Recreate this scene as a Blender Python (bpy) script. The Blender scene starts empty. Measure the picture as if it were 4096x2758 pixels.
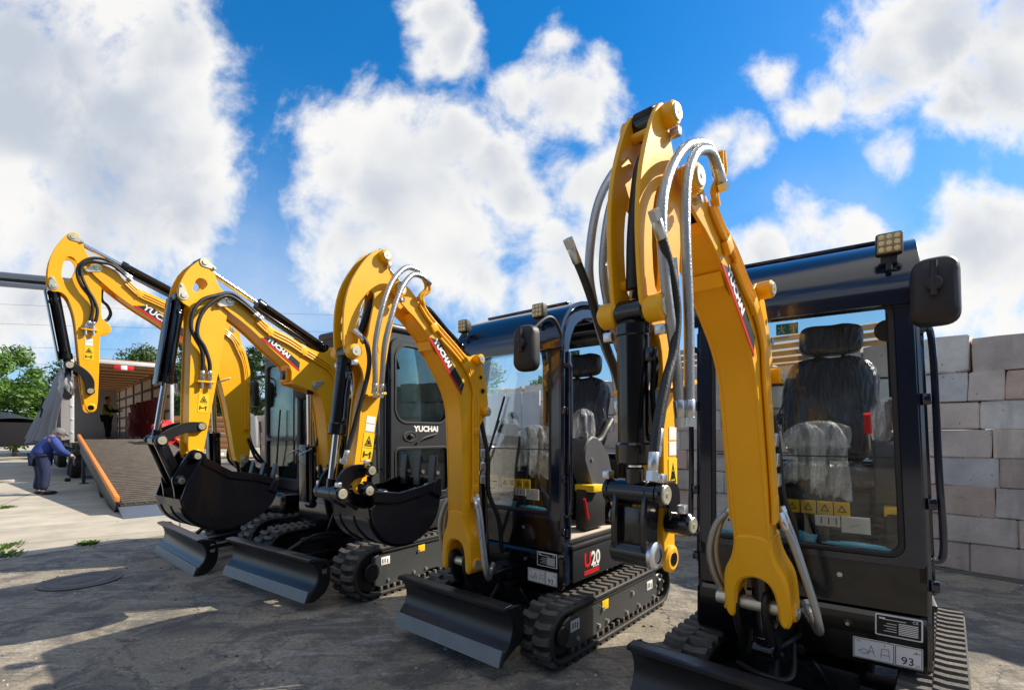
import bpy, bmesh, math, random
from mathutils import Vector as V, Matrix as Mx
from mathutils.geometry import tessellate_polygon
random.seed(7)
R = math.radians
scene = bpy.context.scene
COL = scene.collection

# ------------------------------------------------------------------ materials
def nmat(name):
    m = bpy.data.materials.new(name); m.use_nodes = True
    nt = m.node_tree; b = nt.nodes['Principled BSDF']
    return m, nt, b

def paint(name, col, rough=.4, metal=0., coat=0., var=.12, scale=9., bump=0., bscale=60., rvar=.1, spec=.5, dust=0.):
    m, nt, b = nmat(name); N = nt.nodes; L = nt.links
    tc = N.new('ShaderNodeTexCoord'); nz = N.new('ShaderNodeTexNoise')
    nz.inputs['Scale'].default_value = scale; nz.inputs['Detail'].default_value = 6
    L.new(tc.outputs['Object'], nz.inputs['Vector'])
    mx = N.new('ShaderNodeMix'); mx.data_type = 'RGBA'
    c = V(col); mx.inputs[6].default_value = (*(c*(1-var)), 1); mx.inputs[7].default_value = (*(c*(1+var)), 1)
    L.new(nz.outputs['Fac'], mx.inputs[0])
    out = mx.outputs[2]
    if dust:
        n2 = N.new('ShaderNodeTexNoise'); n2.inputs['Scale'].default_value = 3.2; n2.inputs['Detail'].default_value = 8; n2.inputs['Roughness'].default_value = .7
        L.new(tc.outputs['Object'], n2.inputs['Vector'])
        mr = N.new('ShaderNodeMapRange'); mr.inputs[1].default_value = .45; mr.inputs[2].default_value = .75; mr.inputs[4].default_value = dust
        L.new(n2.outputs['Fac'], mr.inputs[0])
        m2 = N.new('ShaderNodeMix'); m2.data_type = 'RGBA'; m2.inputs[7].default_value = (.22, .2, .17, 1)
        L.new(mr.outputs[0], m2.inputs[0]); L.new(out, m2.inputs[6]); out = m2.outputs[2]
    L.new(out, b.inputs['Base Color'])
    mr = N.new('ShaderNodeMapRange'); mr.inputs[3].default_value = max(.02, rough-rvar*rough); mr.inputs[4].default_value = rough+rvar*2*rough
    L.new(nz.outputs['Fac'], mr.inputs[0]); L.new(mr.outputs[0], b.inputs['Roughness'])
    b.inputs['Metallic'].default_value = metal
    b.inputs['Coat Weight'].default_value = coat; b.inputs['Coat Roughness'].default_value = .06
    b.inputs['Specular IOR Level'].default_value = spec
    if bump:
        n3 = N.new('ShaderNodeTexNoise'); n3.inputs['Scale'].default_value = bscale; n3.inputs['Detail'].default_value = 4
        L.new(tc.outputs['Object'], n3.inputs['Vector'])
        bp = N.new('ShaderNodeBump'); bp.inputs['Strength'].default_value = bump; bp.inputs['Distance'].default_value = .02
        L.new(n3.outputs['Fac'], bp.inputs['Height']); L.new(bp.outputs[0], b.inputs['Normal'])
    return m

YEL = paint('yellow_paint', (.88, .425, .003), .38, coat=.2, var=.06, rvar=.25, spec=.35, bump=.035, bscale=160, dust=.05)
BLK = paint('gloss_black_paint', (.0028, .003, .005), .2, coat=.5, var=.3, scale=5, spec=.4)
NAVY = paint('gloss_navy_paint', (.004, .009, .026), .18, coat=.7, var=.15, scale=4)
SAT = paint('satin_black_steel', (.009, .0095, .011), .38, var=.3, scale=20, bump=.08, dust=.02, spec=.4)
BLADE = paint('dark_blade_steel', (.022, .0225, .024), .30, metal=.2, var=.25, scale=6, bump=.04, dust=.05)
EDGE = paint('worn_edge_steel', (.13, .135, .145), .36, metal=.5, var=.3, scale=7, bump=.05, dust=.1)
GREY = paint('dark_grey_frame_paint', (.045, .05, .053), .38, var=.12, dust=.06)
PANEL = paint('charcoal_panel', (.020, .022, .026), .42, var=.1)
RUB = paint('track_rubber', (.016, .0155, .015), .62, var=.3, bump=.2, bscale=90, dust=.16)
RUBT = paint('dusty_track_lugs', (.07, .066, .06), .72, var=.35, scale=14, bump=.25, dust=.75)
CHR = paint('chrome_rod', (.72, .72, .73), .12, metal=1, var=.03)
PIN = paint('zinc_pin', (.62, .58, .44), .35, metal=.7, var=.15)
SIL = paint('silver_hose_sleeve', (.40, .40, .385), .28, metal=.75, var=.12, scale=30, bump=.25, bscale=220)
STL = paint('steel_fitting', (.6, .6, .6), .3, metal=.9, var=.1)
HOSE = paint('black_rubber_hose', (.013, .013, .014), .45, var=.2, bump=.2, bscale=200)
PLA = paint('black_plastic', (.017, .016, .016), .5, var=.15, bump=.12, bscale=240)
CON = paint('console_grey', (.07, .073, .08), .5, var=.1)
RED = paint('red_plastic', (.62, .012, .014), .35, var=.1)
WHT = paint('white_label', (.78, .78, .76), .5, var=.05)
YLB = paint('yellow_label', (.86, .55, .01), .45, var=.04)
BLB = paint('black_label', (.008, .008, .008), .45, var=.05)
GRN = paint('green_label', (.01, .42, .25), .5, var=.05)
BLU = paint('blue_film', (.08, .42, .62), .3, var=.2)
MAT = paint('beige_floor_mat', (.5, .44, .36), .8, var=.2)
ORG = paint('orange_paint', (.75, .22, .03), .5, var=.15, dust=.15)
LENS = paint('lamp_lens', (.35, .27, .12), .25, var=.4, scale=60)
BULB = paint('lamp_reflector', (.75, .62, .32), .2, var=.1)
AMB = paint('amber_reflector', (.7, .25, .02), .25, var=.1)
MIRR = paint('mirror_glass', (.6, .6, .6), .03, metal=1, var=.02)

def glass_mat(name, tint=(.93, .95, .94), ior=1.45, dirt=.018):
    m = bpy.data.materials.new(name); m.use_nodes = True; nt = m.node_tree; N = nt.nodes; L = nt.links
    N.clear(); o = N.new('ShaderNodeOutputMaterial')
    t = N.new('ShaderNodeBsdfTransparent'); t.inputs[0].default_value = (*tint, 1)
    g = N.new('ShaderNodeBsdfGlossy'); g.inputs['Roughness'].default_value = .01; g.inputs[0].default_value = (1, 1, 1, 1)
    f = N.new('ShaderNodeFresnel'); f.inputs[0].default_value = ior
    mp = N.new('ShaderNodeMath'); mp.operation = 'MULTIPLY'; mp.inputs[1].default_value = .95; mp.use_clamp = True
    L.new(f.outputs[0], mp.inputs[0])
    a = N.new('ShaderNodeMixShader'); L.new(mp.outputs[0], a.inputs[0]); L.new(t.outputs[0], a.inputs[1]); L.new(g.outputs[0], a.inputs[2])
    d = N.new('ShaderNodeBsdfDiffuse'); d.inputs[0].default_value = (.7, .7, .68, 1)
    tc = N.new('ShaderNodeTexCoord'); nz = N.new('ShaderNodeTexNoise'); nz.inputs['Scale'].default_value = 6; nz.inputs['Detail'].default_value = 8
    L.new(tc.outputs['Object'], nz.inputs['Vector'])
    mr = N.new('ShaderNodeMapRange'); mr.inputs[1].default_value = .4; mr.inputs[2].default_value = .8; mr.inputs[4].default_value = dirt
    L.new(nz.outputs['Fac'], mr.inputs[0])
    b = N.new('ShaderNodeMixShader'); L.new(mr.outputs[0], b.inputs[0]); L.new(a.outputs[0], b.inputs[1]); L.new(d.outputs[0], b.inputs[2])
    L.new(b.outputs[0], o.inputs[0]); return m
GLASS = glass_mat('window_glass'); TEAL = glass_mat('tinted_glass', (.70, .90, .86), 1.45, .02)

def film_mat(name, op=.35, rough=.15, col=(.85, .87, .88)):
    m = bpy.data.materials.new(name); m.use_nodes = True; nt = m.node_tree; N = nt.nodes; L = nt.links
    N.clear(); o = N.new('ShaderNodeOutputMaterial')
    t = N.new('ShaderNodeBsdfTransparent')
    p = N.new('ShaderNodeBsdfPrincipled'); p.inputs['Base Color'].default_value = (*col, 1); p.inputs['Roughness'].default_value = rough
    tc = N.new('ShaderNodeTexCoord'); nz = N.new('ShaderNodeTexNoise'); nz.inputs['Scale'].default_value = 9; nz.inputs['Detail'].default_value = 6; nz.inputs['Distortion'].default_value = 1.0
    mq = N.new('ShaderNodeMapping'); mq.inputs['Scale'].default_value = (2.2, 2.2, .8); L.new(tc.outputs['Object'], mq.inputs[0]); L.new(mq.outputs[0], nz.inputs['Vector'])
    bp = N.new('ShaderNodeBump'); bp.inputs['Strength'].default_value = .9; bp.inputs['Distance'].default_value = .03
    L.new(nz.outputs['Fac'], bp.inputs['Height']); L.new(bp.outputs[0], p.inputs['Normal'])
    mr = N.new('ShaderNodeMapRange'); mr.inputs[1].default_value = .35; mr.inputs[2].default_value = .7; mr.inputs[3].default_value = op*.4; mr.inputs[4].default_value = min(1, op*1.7)
    L.new(nz.outputs['Fac'], mr.inputs[0])
    x = N.new('ShaderNodeMixShader'); L.new(mr.outputs[0], x.inputs[0]); L.new(t.outputs[0], x.inputs[1]); L.new(p.outputs[0], x.inputs[2])
    L.new(x.outputs[0], o.inputs[0]); return m
FILM = film_mat('clear_plastic_bag', .24, .12, (.75, .78, .8))
def wrapped(name, col):
    m, nt, b = nmat(name); N = nt.nodes; L = nt.links
    b.inputs['Base Color'].default_value = (*col, 1); b.inputs['Roughness'].default_value = .28
    tc = N.new('ShaderNodeTexCoord'); mp = N.new('ShaderNodeMapping'); mp.inputs['Scale'].default_value = (9, 9, 2.2)
    L.new(tc.outputs['Object'], mp.inputs[0])
    nz = N.new('ShaderNodeTexNoise'); nz.inputs['Scale'].default_value = 2.2; nz.inputs['Detail'].default_value = 5; nz.inputs['Distortion'].default_value = 1.5
    L.new(mp.outputs[0], nz.inputs['Vector'])
    bp = N.new('ShaderNodeBump'); bp.inputs['Strength'].default_value = .9; bp.inputs['Distance'].default_value = .05
    L.new(nz.outputs['Fac'], bp.inputs['Height']); L.new(bp.outputs[0], b.inputs['Normal'])
    b.inputs['Coat Weight'].default_value = .6; b.inputs['Coat Roughness'].default_value = .15
    return m
SEAT = wrapped('film_wrapped_seat', (.028, .026, .025))

# ------------------------------------------------------------------ mesh builder
def chaikin(p, n=1):
    for _ in range(n):
        q = []
        for i in range(len(p)):
            a, b = V(p[i]), V(p[(i+1) % len(p)])
            q += [tuple(a*.75+b*.25), tuple(a*.25+b*.75)]
        p = q
    return p
def area(p): return .5*sum(p[i][0]*p[(i+1) % len(p)][1]-p[(i+1) % len(p)][0]*p[i][1] for i in range(len(p)))
def rrect(x0, z0, x1, z1, r, n=5):
    out = []
    for cx, cz, a0 in ((x1-r, z1-r, 0), (x0+r, z1-r, 90), (x0+r, z0+r, 180), (x1-r, z0+r, 270)):
        for i in range(n+1):
            a = R(a0+90*i/n); out.append((cx+r*math.cos(a), cz+r*math.sin(a)))
    return out
def circ(cx, cz, r, n=20): return [(cx+r*math.cos(2*math.pi*i/n), cz+r*math.sin(2*math.pi*i/n)) for i in range(n)]
def roundpoly(p, r, n=4):
    out = []
    for i in range(len(p)):
        a, b, c = V(p[i-1]), V(p[i]), V(p[(i+1) % len(p)])
        u, w = (a-b), (c-b); d = min(r, u.length*.45, w.length*.45)
        if d < 1e-6: continue
        s, e = b+u.normalized()*d, b+w.normalized()*d
        for k in range(n+1):
            t = k/n; out.append(tuple(s*(1-t)**2+b*2*t*(1-t)+e*t*t))
    return out
def spline(pts, n=8):
    pts = [V(p) for p in pts]
    if len(pts) < 3: return pts
    P = [pts[0]*2-pts[1]]+pts+[pts[-1]*2-pts[-2]]; out = []
    for i in range(1, len(P)-2):
        for k in range(n):
            t = k/n; a, b, c, d = P[i-1], P[i], P[i+1], P[i+2]
            out.append(.5*((2*b)+(c-a)*t+(2*a-5*b+4*c-d)*t*t+(-a+3*b-3*c+d)*t**3))
    out.append(pts[-1]); return out
AX = {'y': lambda o: Mx(((1, 0, 0, 0), (0, 0, -1, o), (0, 1, 0, 0), (0, 0, 0, 1))),
      'x': lambda o: Mx(((0, 0, 1, o), (1, 0, 0, 0), (0, 1, 0, 0), (0, 0, 0, 1))),
      'z': lambda o: Mx(((1, 0, 0, 0), (0, 1, 0, 0), (0, 0, 1, o), (0, 0, 0, 1)))}
def frame(o, x, y):
    x = V(x).normalized(); z = x.cross(V(y)).normalized(); y = z.cross(x)
    m = Mx((x, y, z)).transposed().to_4x4(); m.translation = V(o); return m

class G:
    def __init__(s): s.bm = bmesh.new()
    def _add(s, bm2, mi, m=None):
        if m is not None: bm2.transform(m)
        for f in bm2.faces: f.material_index = mi
        me = bpy.data.meshes.new('t'); bm2.to_mesh(me); bm2.free(); s.bm.from_mesh(me); bpy.data.meshes.remove(me); return s
    def box(s, c, d, rot=None, bev=.004, mi=0, seg=2):
        b = bmesh.new(); bmesh.ops.create_cube(b, size=1)
        bmesh.ops.scale(b, vec=V(d), verts=b.verts)
        bev = min(bev, min(d)*.45)
        if bev > 0: bmesh.ops.bevel(b, geom=b.edges[:], offset=bev, segments=seg, affect='EDGES', profile=.5)
        m = Mx.Translation(V(c))
        if rot is not None: m = m @ (rot if isinstance(rot, Mx) else (Mx.Rotation(rot[2], 4, 'Z') @ Mx.Rotation(rot[1], 4, 'Y') @ Mx.Rotation(rot[0], 4, 'X')))
        return s._add(b, mi, m)
    def bar(s, p0, p1, w, h, up=(0, 0, 1), bev=.004, mi=0):
        p0, p1 = V(p0), V(p1); x = p1-p0
        u = V(up)
        if abs(x.normalized().dot(u)) > .98: u = V((1, 0, 0))
        m = frame((p0+p1)/2, x, u)
        b = bmesh.new(); bmesh.ops.create_cube(b, size=1); bmesh.ops.scale(b, vec=V((x.length, h, w)), verts=b.verts)
        bmesh.ops.bevel(b, geom=b.edges[:], offset=min(bev, w*.4, h*.4), segments=2, affect='EDGES', profile=.5)
        return s._add(b, mi, m)
    def cyl(s, p0, p1, r, r2=None, n=20, mi=0, bev=0):
        p0, p1 = V(p0), V(p1); d = p1-p0; L = d.length; r2 = r if r2 is None else r2
        prof = [(0, 0), (r-bev, 0), (r, bev), (r2, L-bev), (r2-bev, L), (0, L)] if bev else [(0, 0), (r, 0), (r2, L), (0, L)]
        return s.lathe(p0, d, prof, n, mi)
    def lathe(s, o, d, prof, n=20, mi=0):
        d = V(d).normalized(); u = V((0, 0, 1)) if abs(d.z) < .9 else V((1, 0, 0)); m = frame(o, u.cross(d), d.cross(u.cross(d)))
        b = bmesh.new(); rings = []
        for r, h in prof:
            rings.append([b.verts.new((r*math.cos(2*math.pi*i/n), r*math.sin(2*math.pi*i/n), h)) for i in range(n)] if r > 1e-6 else [b.verts.new((0, 0, h))])
        for A, B in zip(rings, rings[1:]):
            for i in range(n):
                j = (i+1) % n
                if len(A) == 1 and len(B) == 1: continue
                if len(A) == 1: b.faces.new((A[0], B[i], B[j]) if False else (A[0], B[j], B[i]))
                elif len(B) == 1: b.faces.new((A[i], A[j], B[0]))
                else: b.faces.new((A[i], A[j], B[j], B[i]))
        bmesh.ops.recalc_face_normals(b, faces=b.faces[:])
        return s._add(b, mi, m)
    def tube(s, pts, r, n=10, mi=0, sm=8, cap=True):
        P = spline(pts, sm) if sm else [V(p) for p in pts]
        b = bmesh.new(); rings = []; t0 = (P[1]-P[0]).normalized()
        u = V((0, 0, 1)) if abs(t0.z) < .9 else V((0, 1, 0)); u = (u-t0*u.dot(t0)).normalized()
        for i, p in enumerate(P):
            t = (P[min(i+1, len(P)-1)]-P[max(i-1, 0)]).normalized()
            u = (u-t*u.dot(t)).normalized(); w = t.cross(u)
            rr = r(i/(len(P)-1)) if callable(r) else r
            rings.append([b.verts.new(p+(u*math.cos(2*math.pi*k/n)+w*math.sin(2*math.pi*k/n))*rr) for k in range(n)])
        for A, B in zip(rings, rings[1:]):
            for k in range(n): b.faces.new((A[k], A[(k+1) % n], B[(k+1) % n], B[k]))
        if cap: b.faces.new(rings[0][::-1]); b.faces.new(rings[-1])
        return s._add(b, mi)
    def plate(s, pts, holes=(), o=0., w=.02, ax='y', bev=.003, mi=0, m=None):
        """solid plate from a 2-D outline with holes, with a small chamfer on both faces"""
        def inset(p, d):
            n = len(p); out = []
            for i in range(n):
                a, b_, c = V(p[i-1]), V(p[i]), V(p[(i+1) % n])
                e1, e2 = (b_-a), (c-b_)
                if e1.length < 1e-7 or e2.length < 1e-7: out.append(tuple(b_)); continue
                n1, n2 = V((-e1.y, e1.x)).normalized(), V((-e2.y, e2.x)).normalized()
                k = n1+n2
                if k.length < .3: out.append(tuple(b_+n1*d)); continue
                k = k/(k.length**2/2)
                if k.length > 2: k = k.normalized()*2
                out.append(tuple(b_+k*d))
            return out
        loops = [list(pts) if area(pts) > 0 else list(pts)[::-1]]+[list(h) if area(h) < 0 else list(h)[::-1] for h in holes]
        ins = [inset(l, bev) for l in loops]
        b = bmesh.new()
        lay = []
        for src, z in ((ins, w/2), (loops, w/2-bev), (loops, -w/2+bev), (ins, -w/2)):
            lay.append([[b.verts.new((x, y, z)) for x, y in l] for l in src])
        tri = tessellate_polygon([[V((x, y, 0)) for x, y in l] for l in ins])
        ft = [v for l in lay[0] for v in l]; bt = [v for l in lay[3] for v in l]
        fl = [p for l in ins for p in l]
        for t in tri:
            a = [fl[i] for i in t]
            if abs(area(a)) < 1e-12: continue
            t = list(t) if area(a) > 0 else list(t)[::-1]
            try: b.faces.new([ft[i] for i in t]); b.faces.new([bt[i] for i in t[::-1]])
            except ValueError: pass
        for k in range(3):
            for A, B in zip(lay[k], lay[k+1]):
                n = len(A)
                for i in range(n): b.faces.new((A[i], B[i], B[(i+1) % n], A[(i+1) % n]))
        return s._add(b, mi, m if m is not None else AX[ax](o))
    def strip(s, path, w, ext, mi=0, closed=False, ax='y'):
        """thick polyline (path in the plane) swept sideways over ext=(o0,o1)"""
        pts = [V(p) for p in path]; n = len(pts); a = []; c = []
        for i, p in enumerate(pts):
            t = (pts[min(i+1, n-1)]-pts[max(i-1, 0)]).normalized(); q = V((-t.y, t.x))
            a.append(tuple(p+q*w/2)); c.append(tuple(p-q*w/2))
        return s.plate(a+c[::-1], (), (ext[0]+ext[1])/2, abs(ext[1]-ext[0]), ax, min(.003, w*.2), mi)
    def text(s, txt, size, m, mi=0, th=.002, bold=0., align='LEFT', sx=1.):
        cu = bpy.data.curves.new('t', 'FONT'); cu.body = txt; cu.size = size; cu.extrude = th; cu.offset = bold; cu.align_x = align; cu.resolution_u = 3
        ob = bpy.data.objects.new('t', cu); me = bpy.data.meshes.new_from_object(ob)
        b = bmesh.new(); b.from_mesh(me); bmesh.ops.scale(b, vec=V((sx, 1, 1)), verts=b.verts)
        bpy.data.objects.remove(ob); bpy.data.curves.remove(cu); bpy.data.meshes.remove(me)
        return s._add(b, mi, m)
    def blob(s, c, r, amp=.2, seed=0, mi=0, sub=3, freq=3.):
        from mathutils import noise
        b = bmesh.new(); bmesh.ops.create_icosphere(b, subdivisions=sub, radius=1)
        for v in b.verts:
            d = v.co.normalized(); k = 1+amp*noise.noise(d*freq+V((seed*7.1, seed*3.3, 0)))+amp*.5*noise.noise(d*freq*2.3+V((0, seed*5.1, 9)))
            v.co = V((d.x*r[0], d.y*r[1], d.z*r[2]))*k
        return s._add(b, mi, Mx.Translation(V(c)))
    def xf(s, m): s.bm.transform(m); return s
    def build(s, name, mats, parent=None, ang=32, sub=False):
        me = bpy.data.meshes.new(name); bmesh.ops.remove_doubles(s.bm, verts=s.bm.verts, dist=1e-6)
        s.bm.to_mesh(me); s.bm.free()
        for m in (mats if isinstance(mats, (list, tuple)) else [mats]): me.materials.append(m)
        me.polygons.foreach_set('use_smooth', [True]*len(me.polygons))
        me.set_sharp_from_angle(angle=R(ang))
        o = bpy.data.objects.new(name, me); COL.objects.link(o)
        if parent is not None: o.parent = parent
        return o

def tag(o, label, cat, group=None, kind=None):
    if label: o['label'] = label
    if cat: o['category'] = cat
    if group: o['group'] = group
    if kind: o['kind'] = kind
    return o
def thing(name, label, cat, loc=(0, 0, 0), rz=0., group=None):
    o = bpy.data.objects.new(name, None); COL.objects.link(o); o.location = loc; o.rotation_euler = (0, 0, rz); o.empty_display_size = .2
    return tag(o, label, cat, group)

# ------------------------------------------------------------------ undercarriage shared by the four machines
def stadium(L, r, n=14, grow=0.):
    c = L/2-r; rr = r+grow; p = []
    for i in range(n+1):
        a = R(-90+180*i/n); p.append((c+rr*math.cos(a), r+rr*math.sin(a)))
    for i in range(n+1):
        a = R(90+180*i/n); p.append((-c+rr*math.cos(a), r+rr*math.sin(a)))
    return p
def track(root, side, hw, tw, L, h, cx, lbl, oy=0.):
    lug = .026; r = h/2-lug; z0 = lug; yo = side*hw+oy; yc = side*(hw-tw/2)+oy
    up = lambda P, dz=z0: [(x+cx, z+dz) for x, z in P]
    g = G(); g.plate(up(stadium(L-2*lug, r)), [up(stadium(L-2*lug, r, grow=-.028))], yc, tw, bev=.006)
    # lugs: two staggered rows of slanted blocks
    c = L/2-lug-r; per = 4*c+2*math.pi*r; n = int(per/.082)
    for i in range(n):
        for row in (0, 1):
            q = (i+.5*row)/n*per
            if q < 2*c: x, z, a = -c+q, 0, 180.
            elif q < 2*c+math.pi*r: t = (q-2*c)/r; x, z, a = c+r*math.sin(t), r-r*math.cos(t), 180-math.degrees(t)
            elif q < 4*c+math.pi*r: x, z, a = c-(q-2*c-math.pi*r), 2*r, 0.
            else: t = (q-4*c-math.pi*r)/r; x, z, a = -c-r*math.sin(t), r+r*math.cos(t), -math.degrees(t)
            sg = 1 if row else -1
            m = Mx.Translation((x+cx, yc+sg*tw*.235, z+z0)) @ Mx.Rotation(R(a), 4, 'Y')
            b = bmesh.new(); P = [(-.026, -tw*.235), (.016, -tw*.235), (.030, tw*.06), (.020, tw*.235), (-.020, tw*.235), (-.010, tw*.06)]
            P = [(px, py*(-sg)) for px, py in P]
            if area(P) < 0: P = P[::-1]
            lo = [b.verts.new((px*1.25, py, -.006)) for px, py in P]; hi = [b.verts.new((px*.9, py*.96, lug)) for px, py in P]
            b.faces.new(hi); k = len(P)
            for j in range(k): b.faces.new((lo[j], lo[(j+1) % k], hi[(j+1) % k], hi[j]))
            g._add(b, 1, m)
    for i in range(int(2*c/.075)):       # inner guide teeth on the ground run
        g.box((cx-c+.03+i*.075, yo-side*.045, z0+.043), (.03, .05, .05), bev=.008, mi=1)
    tr = g.build('crawler_track', [RUB, RUBT], root, 40)
    # frame beam
    f = G(); zt = z0+2*r
    P = [(-c+.05, z0+.075), (-c+.16, z0+.055), (-.05, z0+.055), (.02, z0+.085), (.12, z0+.085), (.2, z0+.055), (c-.1, z0+.055), (c-.02, z0+.09), (c-.0, zt-.09), (c-.1, zt-.05), (-c+.12, zt-.045), (-c+.04, zt-.09)]
    f.plate([(x+cx, z) for x, z in P], (), yo-side*tw*.45, tw*.7, bev=.008)
    f.box((cx, yo-side*.06, zt-.042), (2*c-.2, .10, .014), bev=.004)
    for bx in (-c+.12, -.45*c, -.12, .17, .4*c, .78*c):
        f.cyl((cx+bx, yo-side*tw*.1, z0+.09+.02*(bx > 0)), (cx+bx, yo-side*tw*.1+side*.014, z0+.09+.02*(bx > 0)), .014, n=6, mi=1)
    for bx in (-.3*c, .33*c): f.cyl((cx+bx, yo-side*tw*.1, zt-.12), (cx+bx, yo-side*tw*.1+side*.014, zt-.12), .016, n=6, mi=1)
    f.build('track_frame', [GREY, STL], tr)
    s = G(); yy = yo-side*tw*.5
    s.plate([(x+cx-c, z+z0+r) for x, z in [((r-.035 if k % 2 else r-.07)*math.cos(2*math.pi*k/28), (r-.035 if k % 2 else r-.07)*math.sin(2*math.pi*k/28)) for k in range(28)]], (), yy, tw*.3)
    s.cyl((cx-c, yy, z0+r), (cx-c, yo-side*.03, z0+r), r*.55, n=24, bev=.01); s.cyl((cx-c, yo-side*.04, z0+r), (cx-c, yo-side*.012, z0+r), r*.3, n=18, bev=.01)
    for k in range(6): s.cyl((cx-c+r*.42*math.cos(k), yo-side*.03, z0+r+r*.42*math.sin(k)), (cx-c+r*.42*math.cos(k), yo-side*.018, z0+r+r*.42*math.sin(k)), .012, n=6, mi=1)
    s.build('drive_sprocket', [SAT, STL], tr)
    s = G(); s.cyl((cx+c, yo-side*tw*.85, z0+r), (cx+c, yo-side*tw*.15, z0+r), r-.03, n=28, bev=.02); s.cyl((cx+c, yo-side*tw*.15, z0+r), (cx+c, yo-side*.02, z0+r), r*.4, n=18, bev=.01)
    s.build('idler_wheel', SAT, tr)
    if side > 0:
        d = G(); d.box((cx+.28*c, yo-side*tw*.1+.003, zt-.10), (.085, .005, .065), bev=.001, mi=0); d.build('warning_sticker', YLB, tr)
        w0 = [cx+c*.82, cx-c*.72][:lbl]
        for x in w0:
            d = G(); d.box((x, yo-side*tw*.1+.003, zt-.13), (.1, .005, .07), bev=.001)
            for k in (-.025, .005, .03): d.box((x+k, yo-side*tw*.1+.006, zt-.135+.008*(k > 0)), (.008, .003, .035), bev=0, mi=1)
            d.build('service_sticker', [WHT, BLB], tr)
    return tr
def blade(root, x, y, z0, w, h, ex, plates=True):
    prof = [(x+.055, z0), (x+.02, z0+.07*h/.34), (x-.03, z0+.13*h/.34), (x-.05, z0+.2*h/.34), (x-.04, z0+.26*h/.34), (x-.01, z0+.31*h/.34), (x+.03, z0+h-.006), (x-.035, z0+h)]
    g = G(); g.strip(spline2(prof), .022, (y-w/2+.004, y+w/2-.004))
    g.box((x-.03, y, z0+h-.006), (.085, w-.012, .016), bev=.005)
    for k in (-.3, .3): g.box((x-.08, y+k*w, z0+h*.55), (.05, .03, h*.7), bev=.005)
    b = g.build('dozer_blade', [BLADE], root)
    P = chaikin([(p[0]+.004, p[1]) for p in prof]+[(x-.13, z0+h-.01), (x-.16, z0+h*.6), (x-.13, z0+h*.2), (x-.02, z0+.0)])
    if plates:
        slot = rrect(x-.125, z0+h*.62, x-.075, z0+h*.85, .015)
        for s in (-1, 1): g = G(); g.plate(P, [slot], y+s*(w/2), .016); g.build('end_plate', SAT, b)
    else:
        for s in (-1, 1): g = G(); g.plate(P[:len(P)-4], (), y+s*(w/2-.01), .014); g.build('end_plate', SAT, b)
    g = G(); g.strip([(x+.064, z0-.002), (x+.031, z0+.085)], .022, (y-w/2+.012, y+w/2-.012)); g.build('cutting_edge', EDGE, b)
    for s in (-1, 1): g = G(); g.bar((x-.08, y*.5+s*.22, z0+h*.42), (ex, s*.2, .22), .09, .05, bev=.01); g.build('blade_arm', SAT, b)
    g = G(); g.cyl((x-.12, y, z0+h*.7), (x-.32, y*.6, .42), .022); g.cyl((x-.32, y*.6, .42), (ex-.15, 0, .42), .042, bev=.01); g.tube([(x-.3, .05, .45), (x-.42, .12, .5), (ex-.1, .1, .44)], .012); g.build('blade_cylinder', [SAT], b)
    return b
def spline2(p, n=5): return [(v.x, v.y) for v in spline([V((a[0], a[1], 0)) for a in p], n)]
def carriage(root, hw, tw, h, oy=0.):
    g = G(); iw = hw-tw
    g.box((0, 0, h*.55), (.85, 2*iw-.02, h*.5), bev=.03)
    for x in (-.32, .32): g.box((x, oy, h*.5), (.2, 2*(hw-tw*.4), h*.34), bev=.03)
    g.cyl((0, 0, h*.75), (0, 0, h+.04), .34, n=40, bev=.01); g.cyl((0, 0, h+.02), (0, 0, h+.09), .30, n=40)
    g.tube([(.42, -.1, h*.8), (.5, 0, h*.95), (.45, .14, h*.7)], .013); g.tube([(.4, .1, h*.8), (.55, .18, h*.9), (.5, .26, h*.5)], .011)
    return g.build('undercarriage_frame', SAT, root)

# ------------------------------------------------------------------ boom, arm, cylinders
def pipes(poly, o, r, mi=0): return G()
def ram(name, p0, p1, frac, rb, rr, root, y=0., guard=0, rod=CHR, eye=.04):
    """hydraulic cylinder between two pins; the barrel starts at p0"""
    a, b = V((p0[0], y, p0[1])), V((p1[0], y, p1[1])); d = (b-a).normalized(); L = (b-a).length; m = a+d*L*frac
    g = G(); g.cyl(a+d*eye*.8, m, rb, n=24, bev=.006); g.cyl(m-d*.05, m+d*.012, rb*1.14, n=24, bev=.006)
    g.cyl(a+d*eye*.9, a+d*(eye*.9+.04), rb*1.08, n=24, bev=.006)
    g.cyl(a+V((0, -.045, 0)), a+V((0, .045, 0)), eye, n=22, bev=.005)
    u = V((0, 1, 0)); w = u.cross(d)
    if w.x < 0 and abs(w.x) > .3: w = -w
    for s in (0,):
        q = a+d*(eye+.09)+u*(rb+.006); e = m-d*.06+u*(rb+.006)
        g.tube([q-u*.012, q+u*.012+d*.02, a+d*L*frac*.55+u*(rb+.014), e+u*.012-d*.02, e-u*.012], .011, n=8)
        g.box(q+d*.0, (.035, .03, .04), bev=.006)
    if guard:
        c = (a+m)/2+d*.02; g.bar(a+d*.03+w*guard, m+d*.03+w*guard, rb*2.1, .012, up=w, bev=.003)
        for t in (.2, .92): g.bar(a+d*L*frac*t+w*guard, a+d*L*frac*t, .03, .03, bev=.003)
    c = g.build(name, [BLK], root, 40)
    g = G(); g.cyl(m, b-d*eye*.8, rr, n=22); g.build('piston_rod', rod, c, 50)
    g = G(); g.cyl(b+V((0, -.05, 0)), b+V((0, .05, 0)), eye, n=22, bev=.005); g.cyl(b-d*eye*2.0, b-d*eye*.6, rr*1.25, n=18, bev=.004); g.build('rod_eye', BLK, c, 40)
    return c
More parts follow.
